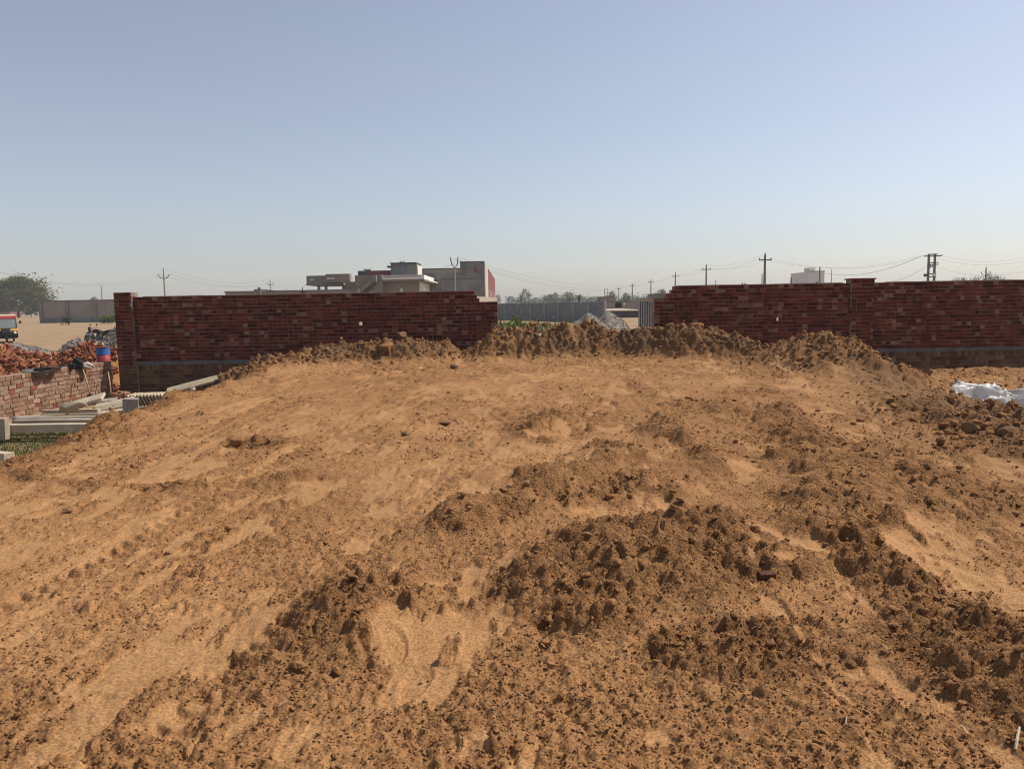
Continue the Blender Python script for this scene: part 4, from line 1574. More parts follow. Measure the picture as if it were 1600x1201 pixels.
for cx_, r0 in ((-.64, .34), (.64, .35)):
    pts = [(cx_ + r0 * math.cos(a), 0, .30 + r0 * math.sin(a)) for a in np.linspace(.5, 2.4, 9)]
    for p_, q_ in zip(pts[:-1], pts[1:]):
        c_ = [(u + v_) / 2 for u, v_ in zip(p_, q_)]
        b.box(c_, (math.dist(p_, q_) * 1.05, .12, .012), rotm(0, -math.atan2(q_[2] - p_[2], q_[0] - p_[0]), 0))
b.build('mudguards', 'black', mc, local=True)
b = MB()
b.box((.88, 0, .80), (.06, .12, .08))
b.build('tail_light', 'red_paint', mc, local=True, bevel=.01)
b = MB()
b.box((.90, 0, .58), (.02, .18, .12), rotm(0, .2, 0))
b.build('number_plate', 'white', mc, local=True)

# crouching person behind the motorcycle
pp = gnd(139.5, MY + 1.0)


def skin_body(name, verts, edges, radii, mat, parent, root=0, sub=2):
    me = bpy.data.meshes.new(name)
    me.from_pydata(verts, edges, [])
    o = bpy.data.objects.new(name, me)
    C.objects.link(o)
    md = o.modifiers.new('skin', 'SKIN')
    for i_, r_ in enumerate(radii):
        me.skin_vertices[0].data[i_].radius = (r_, r_) if not hasattr(r_, '__len__') else r_
    me.skin_vertices[0].data[root].use_root = True
    md.use_smooth_shade = True
    sm = o.modifiers.new('sub', 'SUBSURF')
    sm.levels = sub
    sm.render_levels = sub
    me.materials.append(M[mat])
    o.parent = parent
    return o


per = thing('person', 'person in a pale shirt crouching behind the black motorcycle', 'person', tuple(pp), 0)
V_ = [(0, 0, .30), (0, -.06, .46), (0, -.12, .62), (0, -.14, .74), (0, -.16, .82), (0, -.17, .92), (0, -.17, 1.00),
      (.17, -.12, .70), (.24, -.20, .48), (.12, -.38, .46), (-.17, -.12, .70), (-.24, -.20, .48), (-.12, -.38, .46),
      (.12, 0, .28), (.20, -.36, .44), (.16, -.18, .08), (.16, -.34, .04), (-.12, 0, .28), (-.20, -.36, .44), (-.16, -.18, .08), (-.16, -.34, .04)]
E_ = [(0, 1), (1, 2), (2, 3), (3, 4), (4, 5), (5, 6), (3, 7), (7, 8), (8, 9), (3, 10), (10, 11), (11, 12), (0, 13), (13, 14), (14, 15), (15, 16), (0, 17), (17, 18), (18, 19), (19, 20)]
R_ = [.14, .14, .15, .10, .052, .085, .075, .065, .048, .035, .065, .048, .035, .10, .075, .05, .04, .10, .075, .05, .04]
skin_body('body', V_, E_, R_, 'skin', per)
skin_body('shirt', [(0, 0, .33), (0, -.06, .46), (0, -.12, .62), (0, -.14, .745), (.17, -.12, .71), (.215, -.17, .58), (-.17, -.12, .71), (-.215, -.17, .58)],
          [(0, 1), (1, 2), (2, 3), (3, 4), (4, 5), (3, 6), (6, 7)], [.16, .16, .17, .115, .085, .07, .085, .07], 'shirt', per)
skin_body('trousers', [(0, 0, .27), (.12, 0, .28), (.20, -.36, .44), (.165, -.2, .14), (-.12, 0, .28), (-.20, -.36, .44), (-.165, -.2, .14)],
          [(0, 1), (1, 2), (2, 3), (0, 4), (4, 5), (5, 6)], [.16, .125, .095, .07, .125, .095, .07], 'trousers', per)
v, f = ico(3)
v = v * np.array([.092, .105, .10]) + np.array([0, -.155, .985])
v[:, 2] = np.maximum(v[:, 2], .955 + .06 * np.clip((v[:, 1] + .155) / -.1, 0, 1))
np_mesh('hair', v, f, 'hair', True, parent=per)

# ------------------------------------------------------------------ auto rickshaw at the left edge
ry_ = 50.0
rg = gnd(4, ry_)
ar = thing('auto_rickshaw', 'black and yellow three wheeler with red visor at the left edge', 'auto rickshaw', tuple(rg), math.radians(-52))
W2 = .64
b = MB()
b.prism([(-1.35, .35), (-1.40, .78), (.45, .78), (.75, .80), (.98, .74), (1.08, .52), (1.02, .34), (.5, .28), (-.9, .28)], -W2, W2)
b.build('lower_body', 'black', ar, local=True, bevel=.05)
b = MB()
b.prism([(-1.41, .785), (-1.42, .93), (.60, .93), (.86, .90), (1.00, .78), (.75, .805)], -W2 - .004, W2 + .004)
b.build('waist_band', 'yellow', ar, local=True, bevel=.02)
b = MB()
b.prism([(.80, .80), (.78, .93), (.98, .90), (1.10, .70), (1.13, .50), (1.03, .50)], -.26, .26)
b.build('nose', 'black', ar, local=True, bevel=.04)
b = MB()
b.prism([(.79, .93), (.62, 1.50), (.60, 1.50), (.77, .93)], -W2 + .06, W2 - .06)
ws = b.build('windscreen', 'glass', ar, local=True)
b = MB()
for sy in (-1, 1):
    b.tube([(.80, sy * (W2 - .03), .92), (.60, sy * (W2 - .04), 1.54)], .028, 8)
b.tube([(.60, -W2 + .04, 1.53), (.60, W2 - .04, 1.53)], .028, 8)
b.tube([(.80, -W2 + .03, .94), (.80, W2 - .03, .94)], .024, 8)
b.build('windscreen_frame', 'metal_dark', ar, local=True)
b = MB()
b.prism([(.62, 1.50), (.56, 1.72), (.50, 1.74), (-.2, 1.74), (-.2, 1.50), (.45, 1.50)], -W2 - .01, W2 + .01)
b.build('visor', 'red_paint', ar, local=True, bevel=.03)
b = MB()
b.prism([(.52, 1.735), (.2, 1.82), (-.7, 1.84), (-1.25, 1.76), (-1.40, 1.55), (-1.42, 1.30), (-1.36, 1.30), (-1.30, 1.55), (-.9, 1.66), (.45, 1.69)], -W2, W2)
b.build('canopy', 'canvas', ar, local=True, bevel=.02)
b = MB()
for sy in (-1, 1):
    for xx in (-.25, -1.36):
        b.tube([(xx, sy * (W2 - .02), .92), (xx, sy * (W2 - .03), 1.66)], .022, 8)
b.build('roof_posts', 'metal_dark', ar, local=True)
b = MB()
b.box((-.85, 0, .98), (.5, 1.1, .16), jit=.01)
b.box((-1.1, 0, 1.22), (.14, 1.1, .5))
b.build('passenger_seat', 'black_cloth', ar, local=True, bevel=.03)
for sy in (-.46, .46):
    b = MB()
    b.lathe([(.02, -.09), (.085, -.06), (.10, .0)], 16, (1.04, sy, .66), rotm(0, math.pi / 2, 0))
    hl = b.build('headlight', 'black', ar, True, local=True)
    b = MB()
    b.lathe([(.092, .001), (.09, .02), (.05, .035), (.005, .04)], 16, (1.04, sy, .66), rotm(0, math.pi / 2, 0))
    b.build('lens', 'lamp', hl, True, local=True)
wheel(ar, (.92, 0, .22), .22, .10)
wheel(ar, (-.95, -.55, .22), .22, .10)
wheel(ar, (-.95, .55, .22), .22, .10)
b = MB()
b.prism([(.70, .28), (.74, .42), (.95, .50), (1.14, .40), (1.18, .24), (1.10, .24), (1.06, .34), (.94, .43), (.80, .38), (.76, .28)], -.09, .09)
b.build('front_mudguard', 'black', ar, local=True, bevel=.01)
b = MB()
b.tube([(.74, W2 - .02, 1.25), (.80, W2 + .15, 1.30)], .01, 6)
b.box((.80, W2 + .18, 1.32), (.03, .12, .16))
b.build('mirror', 'black', ar, local=True)

# ------------------------------------------------------------------ fences and walls beyond
def precast(name, a, b_, h, bays, label, planks=5, sunk=.3):
    a, b_ = Vector(a), Vector(b_)
    L_ = (b_ - a)
    t = thing(name, label, 'fence', tuple(a))
    ang = math.atan2(L_.y, L_.x)
    R = rotm(0, 0, ang)
    bl = L_.length / bays
    pd = MB()
    pd.box((0, 0, 0), (bl - .14, .05, h / planks - .004), jit=.004)
    po = pd.build('plank', 'precast', bevel=.008)
    pst = MB()
    pst.box((0, 0, 0), (.17, .19, h + sunk + .06), taper=.92)
    pso = pst.build('post', 'precast_post', bevel=.01)
    u = L_.normalized()
    first_p = first_q = True
    for k in range(bays + 1):
        c_ = u * (k * bl)
        o = pso if first_q else pso.copy()
        if not first_q:
            C.objects.link(o)
        first_q = False
        o.parent = t
        o.location = (c_.x, c_.y, (h - sunk) / 2 + .03)
        o.rotation_euler = (random.uniform(-.012, .012), random.uniform(-.012, .012), ang)
        if k < bays:
            for j in range(planks):
                m_ = u * ((k + .5) * bl)
                o = po if first_p else po.copy()
                if not first_p:
                    C.objects.link(o)
                first_p = False
                o.parent = t
                o.location = (m_.x, m_.y, (j + .5) * h / planks + random.uniform(-.004, .004))
                o.rotation_euler = (random.uniform(-.015, .015), 0, ang + random.uniform(-.004, .004))
    return t


fa, fb = P(772, 498, 73), P(945, 502, 62)
fa.z = fb.z = -.05
fa.z = float(ground_z(0, np.array(73.0)))
precast('precast_fence', (fa.x, fa.y, -.12), (fb.x, fb.y, -.12), 1.66, 8, 'long grey precast concrete fence crossing behind the wall opening')


def box_thing(name, label, cat, parts):
    """parts: (part name, material, [(x0, x1, y0, y1, z0, z1), ...])"""
    x0, x1, y0, y1, z0, z1 = parts[0][2][0]
    t = thing(name, label, cat, ((x0 + x1) / 2, y0, z0))
    for pn, mt, bl in parts:
        b = MB()
        for q in bl:
            b.mm(*q)
        b.build(pn, mt, t)
    return t


def X(px, Y, py=460):
    return P(px, py, Y).x


def Z(px, py, Y):
    return P(px, py, Y).z


# corrugated sheet fence running away behind the left wall
t = thing('sheet_fence', 'pale sunlit corrugated sheet fence behind the stepped wall end', 'fence', (X(740, 50), 50, -.4))
A_, B__ = Vector((X(738, 50), 50, 0)), Vector((X(776, 62), 62, 0))
n = 12
for k in range(n):
    b = MB()
    p0, p1 = A_.lerp(B__, k / n), A_.lerp(B__, (k + .985) / n)
    dirv = (p1 - p0).normalized()
    nor = Vector((dirv.y, -dirv.x, 0))
    m_ = 12
    vs = []
    for j in range(m_ + 1):
        q = p0.lerp(p1, j / m_) + nor * (.02 * (1 if j % 2 else -1))
        vs += [(q.x, q.y, -.45), (q.x, q.y, 2.02 + .015 * math.sin(k * 2.1)), (q.x - nor.x * .006, q.y - nor.y * .006, -.45), (q.x - nor.x * .006, q.y - nor.y * .006, 2.02)]
    fs = []
    for j in range(m_):
        a = j * 4
        fs += [(a, a + 4, a + 5, a + 1), (a + 2, a + 3, a + 7, a + 6)]
    b.add(vs, fs)
    b.build('sheet', 'sheet', t)

# far concrete compound wall, left
Y0 = 104
xs = [X(60, Y0), X(101, Y0), X(144.5, Y0), X(188, Y0), X(232, Y0)]
zt = Z(100, 470.5, Y0)
parts = [('wall', 'render_brown', [(xs[0], xs[-1], Y0, Y0 + .25, -.3, zt)]), ('plinth', 'render_grey', [(xs[0] - .05, xs[-1] + .1, Y0 - .10, Y0 - .002, -.3, .62)]),
         ('coping', 'render_grey', [(xs[0] - .1, xs[-1] + .1, Y0 - .12, Y0 + .35, zt, zt + .12)])]
t = box_thing('compound_wall', 'long grey brown concrete compound wall with piers on the far left', 'wall', parts)
for x_ in xs[:-1]:
    b = MB()
    b.mm(x_ - .02, x_ + .40, Y0 - .16, Y0 - .103, -.3, zt - .004)
    b.build('pier', 'precast', t)

# long compound wall behind the left brick wall
Y0 = 58
zt = Z(360, 457, Y0)
box_thing('compound_wall', 'pale grey compound wall top just showing over the left brick wall', 'wall',
          [('wall', 'render_brown', [(X(352, Y0), X(560, Y0), Y0, Y0 + .25, -.4, zt)]), ('coping', 'trim_grey', [(X(351, Y0), X(561, Y0), Y0 - .06, Y0 + .31, zt, zt + .09)])])
# grey walls and ledge through the opening
Y0 = 105
box_thing('boundary_wall', 'low grey rendered wall closing the view through the opening', 'wall',
          [('wall', 'render_brown', [(X(940, Y0), X(1006, Y0), Y0, Y0 + .3, -.2, Z(970, 471.5, Y0))]), ('coping', 'dark_grey', [(X(940, Y0), X(1006, Y0), Y0 - .05, Y0 + .35, Z(970, 471.5, Y0), Z(970, 471.5, Y0) + .1)])])
Y0 = 72
box_thing('raised_ledge', 'dark fronted low ledge with pale top between the two precast fences', 'ledge',
          [('front', 'dark_grey', [(X(944, Y0), X(1012, Y0), Y0, Y0 + 1.0, -.1, .62)]), ('top', 'concrete_pale', [(X(943, Y0), X(1013, Y0), Y0 - .05, Y0 + 18, .622, .72)])])
blob('dark_bundle', 967, 477.0, 80, (.75, .6, .62), 'black_cloth', 'dark round bundle standing on the pale ledge in the opening', 'bundle', 21)
blob('pale_sack', 974, 475.5, 80, (.30, .3, .28), 'sack', 'little pale sack against the dark bundle on the ledge', 'sack', 23)
Y0 = 112
box_thing('flat_roofed_hut', 'small grey hut behind the precast fence corner', 'hut',
          [('wall', 'render_brown', [(X(937, Y0), X(960, Y0), Y0, Y0 + 4, 0, Z(950, 464.5, Y0))]), ('roof', 'trim_grey', [(X(936, Y0), X(960.5, Y0), Y0 - .2, Y0 + 4.2, Z(950, 464.5, Y0), Z(950, 464.5, Y0) + .12)]),
           ('window', 'dark_grey', [(X(934.5, Y0), X(936.4, Y0), Y0 - .1, Y0 + .3, Z(935, 471, Y0), Z(935, 468, Y0))])])
Y0 = 130
box_thing('low_building', 'low grey flat roofed building above the right wall end step', 'building',
          [('wall', 'render_grey', [(X(1026, Y0), X(1062, Y0), Y0, Y0 + 8, 0, Z(1040, 460, Y0))]), ('roof', 'trim_grey', [(X(1025, Y0), X(1063, Y0), Y0 - .3, Y0 + 8.3, Z(1040, 460, Y0), Z(1040, 458.2, Y0))]),
           ('window', 'dark_grey', [(X(1039, Y0), X(1043, Y0), Y0 - .05, Y0 + .1, Z(1040, 465, Y0), Z(1040, 461.5, Y0))])])
Y0 = 90
box_thing('boundary_wall', 'pale boundary wall behind the low step of the right brick wall', 'wall',
          [('wall', 'render_brown', [(X(992, Y0), X(1075, Y0), Y0, Y0 + .3, -.1, Z(1010, 467, Y0))]), ('coping', 'concrete', [(X(991.5, Y0), X(1075, Y0), Y0 - .05, Y0 + .35, Z(1010, 467, Y0), Z(1010, 466, Y0))])])

Y0 = 52
xa, xb = X(997.5, Y0), X(1027, Y0)
gt_ = box_thing('ribbed_gate', 'grey ribbed metal gate with pale top rail beside the right brick wall', 'gate',
                [('panel', 'dark_grey', [(xa, xb, Y0, Y0 + .04, -.25, Z(1010, 470.5, Y0))]), ('top_rail', 'concrete_pale', [(xa - .03, xb, Y0 - .05, Y0 + .08, Z(1010, 470.5, Y0), Z(1010, 469.3, Y0))])])
for k in range(8):
    b = MB()
    x_ = xa + (xb - xa) * k / 8
    b.mm(x_ + .002, x_ + .085, Y0 - .06, Y0 - .003, -.25, Z(1010, 470.6, Y0))
    b.build('rib', 'precast_post', gt_)

# ------------------------------------------------------------------ the cream house
H_ = 85.0
def zx(py, px=600, Y=H_):
    return Z(px, py, Y)


house = thing('cream_house', 'cream single storey house with flat projecting roofs and outside stair', 'house', (X(590, H_), H_, 0))


def hp(name, mat, boxes, bevel=0):
    b = MB()
    for q in boxes:
        b.mm(*q)
    return b.build(name, mat, house, bevel=bevel)


hp('wall', 'cream', [(X(535, H_), X(655.5, H_), H_, H_ + 10, 0, zx(439))])
hp('upper_wall', 'cream', [(X(558, H_), X(594, H_), H_ - .9, H_ - .01, 0, zx(430.5, 575))])
hp('stair_wall', 'cream', [(X(594, H_) + .01, X(600, H_), H_ - .9, H_ - .012, 0, zx(429.5))])
roof = hp('roof', 'trim_grey', [(X(590, H_) + .2, X(664.5, H_), H_ - 1.0, H_ + 11.5, zx(440.3), zx(437.5))])
b = MB()
b.mm(X(600, H_) + .02, X(664.5, H_) + .05, H_ - 1.1, H_ - 1.0, zx(437.4), zx(430.8))
b.mm(X(664.5, H_) - .05, X(664.5, H_) + .05, H_ - .99, H_ + 11.5, zx(437.4), zx(431.0))
b.build('parapet', 'cream_light', house)
hp('parapet_groove', 'dark_grey', [(X(600, H_) + .2, X(660, H_), H_ - 1.13, H_ - 1.103, zx(433.4), zx(432.5))])
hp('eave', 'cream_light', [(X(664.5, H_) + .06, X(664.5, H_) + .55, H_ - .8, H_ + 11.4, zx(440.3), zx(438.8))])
hp('side_wall', 'cream_light', [(X(655.5, H_) + .005, X(655.5, H_) + .12, H_ + .03, H_ + 9.9, 0, zx(441))])  # thin skin in the paler cream, painting the side as sunlit
hp('canopy', 'cream', [(X(488, H_), X(540, H_), H_ - 2.2, H_ + 4, zx(444.3, 515), zx(431.6, 515))])
hp('canopy_soffit', 'trim_grey', [(X(487.4, H_), X(541, H_), H_ - 2.4, H_ + 4.1, zx(446.3, 515), zx(444.35, 515))])
hp('balcony_front', 'cream', [(X(520, H_), X(557, H_), H_ - 3.0, H_ - 2.22, zx(440.3, 540), zx(429.5, 540))])
hp('balcony_soffit', 'trim_grey', [(X(519.6, H_), X(557.6, H_), H_ - 3.1, H_ - .9, zx(442, 540), zx(440.35, 540))])
hp('balcony_post', 'white', [(X(556.2, H_), X(558.6, H_), H_ - 3.14, H_ - 3.02, zx(441, 557), zx(429.5, 557))])
b = MB()
for (a, q) in ((489, 518), (521, 544)):
    top = 432.2 if a < 500 else 430.2
    b.prism([(X(a + .5, H_), zx(top + 7.5, a)), (X(q - 10, H_), zx(top + 7.5, a)), (X(q, H_), zx(top, a)), (X(a + .5, H_), zx(top, a))], H_ - (2.26 if a < 500 else 3.05), H_ - (2.2 if a < 500 else 3.0))
b.build('fascia_panel', 'trim_grey', house)
b = MB()
b.mm(X(494, H_), X(500, H_), H_ - 2.30, H_ - 2.263, zx(438.6, 497), zx(437.2, 497))
b.mm(X(522, H_), X(534, H_), H_ - 3.10, H_ - 3.053, zx(437.3, 528), zx(435.6, 528))
b.build('fascia_strip', 'white', house)
for px in (502, 513):
    b = MB()
    b.mm(X(px, H_), X(px + 3.6, H_), H_ - 1.6, H_ - 1.3, 0, zx(446.3, 510))
    b.build('column', 'trim_grey', house)
b = MB()
b.prism([(X(562, H_), zx(462, 575)), (X(588, H_), zx(441.5, 575)), (X(592, H_), zx(441.5, 575)), (X(592, H_), zx(443.5, 575)), (X(571, H_), zx(462, 575))], H_ - 1.6, H_ - .91)
b.build('stair_flight', 'dark_grey', house)
b = MB()
b.prism([(X(556, H_), zx(462, 575)), (X(586, H_), zx(437, 575)), (X(593, H_), zx(437, 575)), (X(593, H_), zx(441.4, 575)), (X(588, H_), zx(441.4, 575)), (X(562, H_), zx(462, 575))], H_ - 1.7, H_ - 1.61)
b.build('stair_parapet', 'cream', house)
hp('stair_newel', 'trim_grey', [(X(586, H_), X(592.5, H_), H_ - 1.75, H_ - 1.1, zx(441, 590), zx(430.5, 590))])
Y1 = H_ + 7
hp('terrace_block', 'dark_grey', [(X(560.5, Y1), X(575, Y1), Y1, Y1 + 3, zx(431), Z(570, 423, Y1))])
hp('terrace_block_red', 'dull_red', [(X(575, Y1) + .01, X(612, Y1), Y1 + .02, Y1 + 3, zx(431), Z(590, 422.7, Y1))])
Y1 = H_ + 5
hp('stair_room', 'render_grey', [(X(612, Y1), X(652, Y1), Y1, Y1 + 4.5, zx(431.5), Z(630, 411.8, Y1))])
hp('stair_room_panel', 'cream', [(X(637, Y1), X(652, Y1) - .02, Y1 - .06, Y1 - .004, zx(431.5), Z(645, 413, Y1))])
hp('stair_room_side', 'cream_light', [(X(652, Y1) + .005, X(652, Y1) + .14, Y1 + .02, Y1 + 4.45, zx(431.5), Z(645, 414, Y1))])  # lit right face painted paler than the room behind it
hp('stair_room_roof', 'dark_grey', [(X(611, Y1), X(652.5, Y1), Y1 - .2, Y1 + 4.7, Z(630, 411.75, Y1), Z(630, 410.2, Y1))])
hp('stair_room_shade', 'dark_grey', [(X(605.5, Y1), X(611.9, Y1), Y1 + .3, Y1 + 2, Z(610, 417.5, Y1), Z(610, 415, Y1))])
hp('door', 'white', [(X(661, H_ + 3), X(669, H_ + 3), H_ - .5, H_ - .4, 0, zx(450.5, 665))])
hp('wall_lamp', 'lamp', [(X(626.2, H_), X(629.5, H_), H_ - .12, H_ - .005, zx(455, 628), zx(450.8, 628))])
for i, (px, py, Y, lb) in enumerate([(575, 419.8, 93, 'plants in pots on the house terrace edge'), (628, 407.5, 92, 'dry branches on the stair room roof')]):
    b = MB()
    p = P(px, py + 3.2, Y)
    for k in range(7):
        b.tube([p, p + Vector((random.uniform(-.8, .6), random.uniform(-.2, .2), random.uniform(.1, .34)))], [.05, .015], 5)
    b.box(p, (.7, .3, .14), jit=.05)
    tag(b.build('roof_clutter', 'dark_grey'), ['small dark clutter on the terrace of the cream house', 'dark branches lying on the stair room roof of the cream house'][i], 'clutter')

# ------------------------------------------------------------------ long grey building with the red side
B0, B1 = 95.0, 157.0
gb = thing('grey_building', 'unpainted grey building with taller end block and red side wall', 'building', (X(710, B0), B0, 0))


def gp_(name, mat, boxes):
    b = MB()
    for q in boxes:
        b.mm(*q)
    return b.build(name, mat, gb)


xr_ = X(757, B0)
gp_('low_block', 'render_grey', [(X(640, B0), X(720, B0), B0 + .05, B1, 0, Z(700, 420.5, B0))])
gp_('parapet', 'render_brown', [(X(640, B0), X(720, B0), B0 - .02, B0 + .04, Z(700, 426.5, B0), Z(700, 420.5, B0))])
gp_('parapet_cap', 'dark_grey', [(X(640, B0), X(720, B0), B0 - .08, B0 + .3, Z(700, 420.5, B0), Z(700, 419.0, B0))])
gp_('end_block', 'render_grey', [(X(720, B0), xr_, B0 - .1, B1, 0, Z(740, 409.5, B0))])
gp_('end_block_cap', 'dark_grey', [(X(719.7, B0), xr_ + .05, B0 - .16, B0 + 1, Z(740, 409.5, B0), Z(740, 408.2, B0))])
gp_('floor_line', 'dark_grey', [(X(690, B0), xr_ - .05, B0 - .13, B0 - .103, Z(740, 435.6, B0), Z(740, 434.6, B0))])
gp_('pilaster', 'render_brown', [(X(691, B0), X(692.6, B0), B0 - .03, B0 + .045, 0, Z(700, 426.6, B0))])
win = gp_('window', 'dark_grey', [(X(741.5, B0), X(746.5, B0), B0 - .13, B0 - .105, Z(744, 425.5, B0), Z(744, 416.3, B0))])
gp_('shutter', 'dull_red', [(X(742, B0), X(746, B0), B0 - .16, B0 - .132, Z(744, 425, B0), Z(744, 416.8, B0))])
gp_('corner_strip', 'sheet', [(xr_ + .01, xr_ + .14, B0 - .05, B0 + 12, 0, Z(740, 410, B0))])
gp_('side_wall', 'red_wall', [(xr_ + .01, xr_ + .12, B0 + 12.01, B1, 0, Z(740, 410, B0) - .1)])
for k in range(4):
    gp_('side_window', 'cream_light', [(xr_ + .125, xr_ + .16, B0 + 19 + k * 10, B0 + 20.2 + k * 10, 2.0, 3.6)])

# white tank house on the right
Y0 = 120
tk = box_thing('white_tank_house', 'white flat roofed building with roof tank above the right wall', 'building',
               [('wall', 'white', [(X(1262, Y0), X(1287.5, Y0), Y0, Y0 + 7.4, 0, Z(1270, 424.5, Y0))]),
                ('roof_box', 'cream_light', [(X(1267, Y0), X(1277, Y0), Y0 + 1, Y0 + 3, Z(1260, 424.5, Y0) + .002, Z(1260, 418, Y0))]),
                ('parapet', 'trim_grey', [(X(1262, Y0), X(1288, Y0), Y0 - .05, Y0 + .05, Z(1260, 424.6, Y0), Z(1260, 423.4, Y0))]),
                ('door', 'dark_grey', [(X(1274, Y0), X(1278, Y0), Y0 - .06, Y0 - .003, 0, Z(1275, 440.5, Y0))])])

# ------------------------------------------------------------------ poles, transformer frame and wires
POLE = {}


def pole(px, top, Y, style, label, mat='pole', r=.14, group=None):
    g_ = gnd(px, Y)
    zt_ = Z(px, top, Y)
    t = thing('utility_pole', label, 'pole', tuple(g_), 0, group)
    b = MB()
    h_ = zt_ - g_.z
    b.tube([(0, 0, -.2), (0, 0, h_ * .5), (0, 0, h_)], [r * 1.25, r, r * .72], 8)
    b.build('shaft', mat, t, local=True)
    arms = []
    if style == 'V':
        b = MB()
        b.tube([(-.75, 0, h_ - .75), (-.45, 0, h_ - 1.1), (0, 0, h_ - 1.22), (.45, 0, h_ - 1.1), (.75, 0, h_ - .75)], .055, 6)
        b.build('crossarm', 'metal_dark', t, local=True)
        arms = [(-.75, h_ - .62), (.75, h_ - .62), (0, h_ + .1)]
    elif style == 'T':
        b = MB()
        b.box((0, -.12, h_ - .55), (1.35, .09, .10))
        b.build('crossarm', 'metal_dark', t, local=True)
        arms = [(-.6, h_ - .40), (.6, h_ - .40), (0, h_ + .12)]
    elif style == 'Y':
        b = MB()
        b.tube([(-.42, 0, h_ + .9), (-.30, 0, h_ + .3), (0, 0, h_ - .15), (.30, 0, h_ + .3), (.36, 0, h_ + .9)], .06, 6)
        b.build('crossarm', 'metal_dark', t, local=True)
        arms = [(-.42, h_ + .95), (.36, h_ + .95)]
    for ax_, az_ in arms:
        b = MB()
        b.lathe([(.03, -.14), (.06, -.06), (.04, 0), (.055, .05), (.02, .1)], 8, (ax_, -.12 if style == 'T' else 0, az_))
        b.build('insulator', 'precast_post', t, True, local=True)
    POLE[px] = [Vector((g_.x + a, g_.y, g_.z + z_)) for a, z_ in arms] or [Vector((g_.x, g_.y, zt_))]
    return t


pole(259, 421, 105, 'V', 'pole with curved crossarm left above the left brick wall', 'pole_pale', .12)
pole(424, 437, 175, 'V', 'far pole with curved crossarm left of the cream house', 'pole_pale', .13)
pole(712, 417, 82, 'Y', 'slender pale pole with forked top before the grey building', 'pole_pale', .08)
pole(160.5, 446, 190, '', 'thin distant pole over the far compound wall', 'pole', .12)
pole(967, 449, 260, 'T', 'far thin pole left of the opening trees pair', 'pole', .16)
pole(988, 443.5, 215, 'T', 'pole standing between the two round trees in the opening', 'pole', .16)
pole(1017, 437, 175, 'T', 'pole rising beside the end of the right brick wall', 'pole', .14)
pole(1055, 427, 140, 'T', 'pole directly over the top step of the right brick wall', 'pole', .13)
pole(1103, 415, 112, 'T', 'pole second from the tallest one above the right wall', 'pole', .13)
pole(1194, 398, 82, 'T', 'tallest and thickest pole above the right brick wall', 'pole', .15)
pole(1118, 437, 210, '', 'short thin pole between the two tall poles', 'pole', .13)
pole(1190, 428, 150, '', 'thin pole just left of the tallest pole', 'pole', .12)
pole(1279.5, 417, 108, '', 'dark thin pole in front of the white tank house', 'pole', .12)
pole(1235.5, 433, 108, '', 'short dark pole at the left corner of the white tank house', 'pole', .15)
pole(1298, 420, 190, '', 'faint pole just right of the white tank house', 'pole', .09)
pole(1538, 418.5, 120, 'V', 'pole with curved crossarm before the far trees on the right', 'pole', .12)

# double pole with transformer switchgear
Y0 = 90
tf = thing('transformer_poles', 'double pole with crossarms and switchgear above the right wall', 'pole structure', (X(1453, Y0), Y0, 0))
zt = Z(1453, 397, Y0)
for px in (1449, 1458.5):
    b = MB()
    b.tube([(X(px, Y0), Y0, -.2), (X(px, Y0), Y0, zt)], [.17, .13], 8)
    b.build('shaft', 'pole', tf)
b = MB()
b.mm(X(1440, Y0), X(1466, Y0), Y0 - .28, Y0 - .16, zt - .30, zt - .18)
b.mm(X(1447, Y0), X(1461, Y0), Y0 - .28, Y0 - .16, zt - .10, zt + .02)
b.tube([(X(1466, Y0), Y0 - .2, zt - .24), (X(1468.5, Y0), Y0 - .2, zt - .10)], .05, 6)
b.build('top_crossarm', 'metal_dark', tf)
for py in (410.5, 413.5, 428, 432.5):
    b = MB()
    z_ = Z(1453, py, Y0)
    b.mm(X(1447.5, Y0), X(1460 if py > 420 else 1463, Y0), Y0 - .24, Y0 - .16, z_ - .05, z_ + .05)
    b.build('rail', 'metal_dark', tf)
for px, py in ((1453.5, 416), (1456.5, 415), (1461.5, 415.5)):
    b = MB()
    p = P(px, py, Y0 - .3)
    b.lathe([(.05, -.2), (.10, -.1), (.05, -.05), (.10, 0), (.05, .06), (.09, .12), (.03, .2)], 8, p)
    b.build('insulator', 'precast_post', tf, True)
b = MB()
p = P(1446, 430, Y0 - .3)
b.box(p, (.30, .28, .32))
b.build('switch_box', 'dark_grey', tf)
b = MB()
p = P(1458.7, 429.8, Y0 - .3)
b.lathe([(.02, -.10), (.15, -.04), (.16, .05), (.05, .1)], 12, p, rotm(math.pi / 2, 0, 0))
b.build('lamp', 'white', tf, True)

# twin thin frame in the opening
Y0 = 150
fr = thing('pipe_frame', 'thin grey pipe frame standing behind the small grey hut', 'frame', (X(947, Y0), Y0, 0))
b = MB()
for px in (944.8, 949.8):
    b.tube([(X(px, Y0), Y0, 0), (X(px, Y0), Y0, Z(px, 451.5, Y0))], .07, 6)
b.build('uprights', 'precast_post', fr)
b = MB()
for py in (451.8, 458):
    z_ = Z(947, py, Y0)
    b.tube([(X(944.8, Y0), Y0, z_), (X(949.8, Y0), Y0, z_)], .06, 6)
b.build('rungs', 'precast_post', fr)

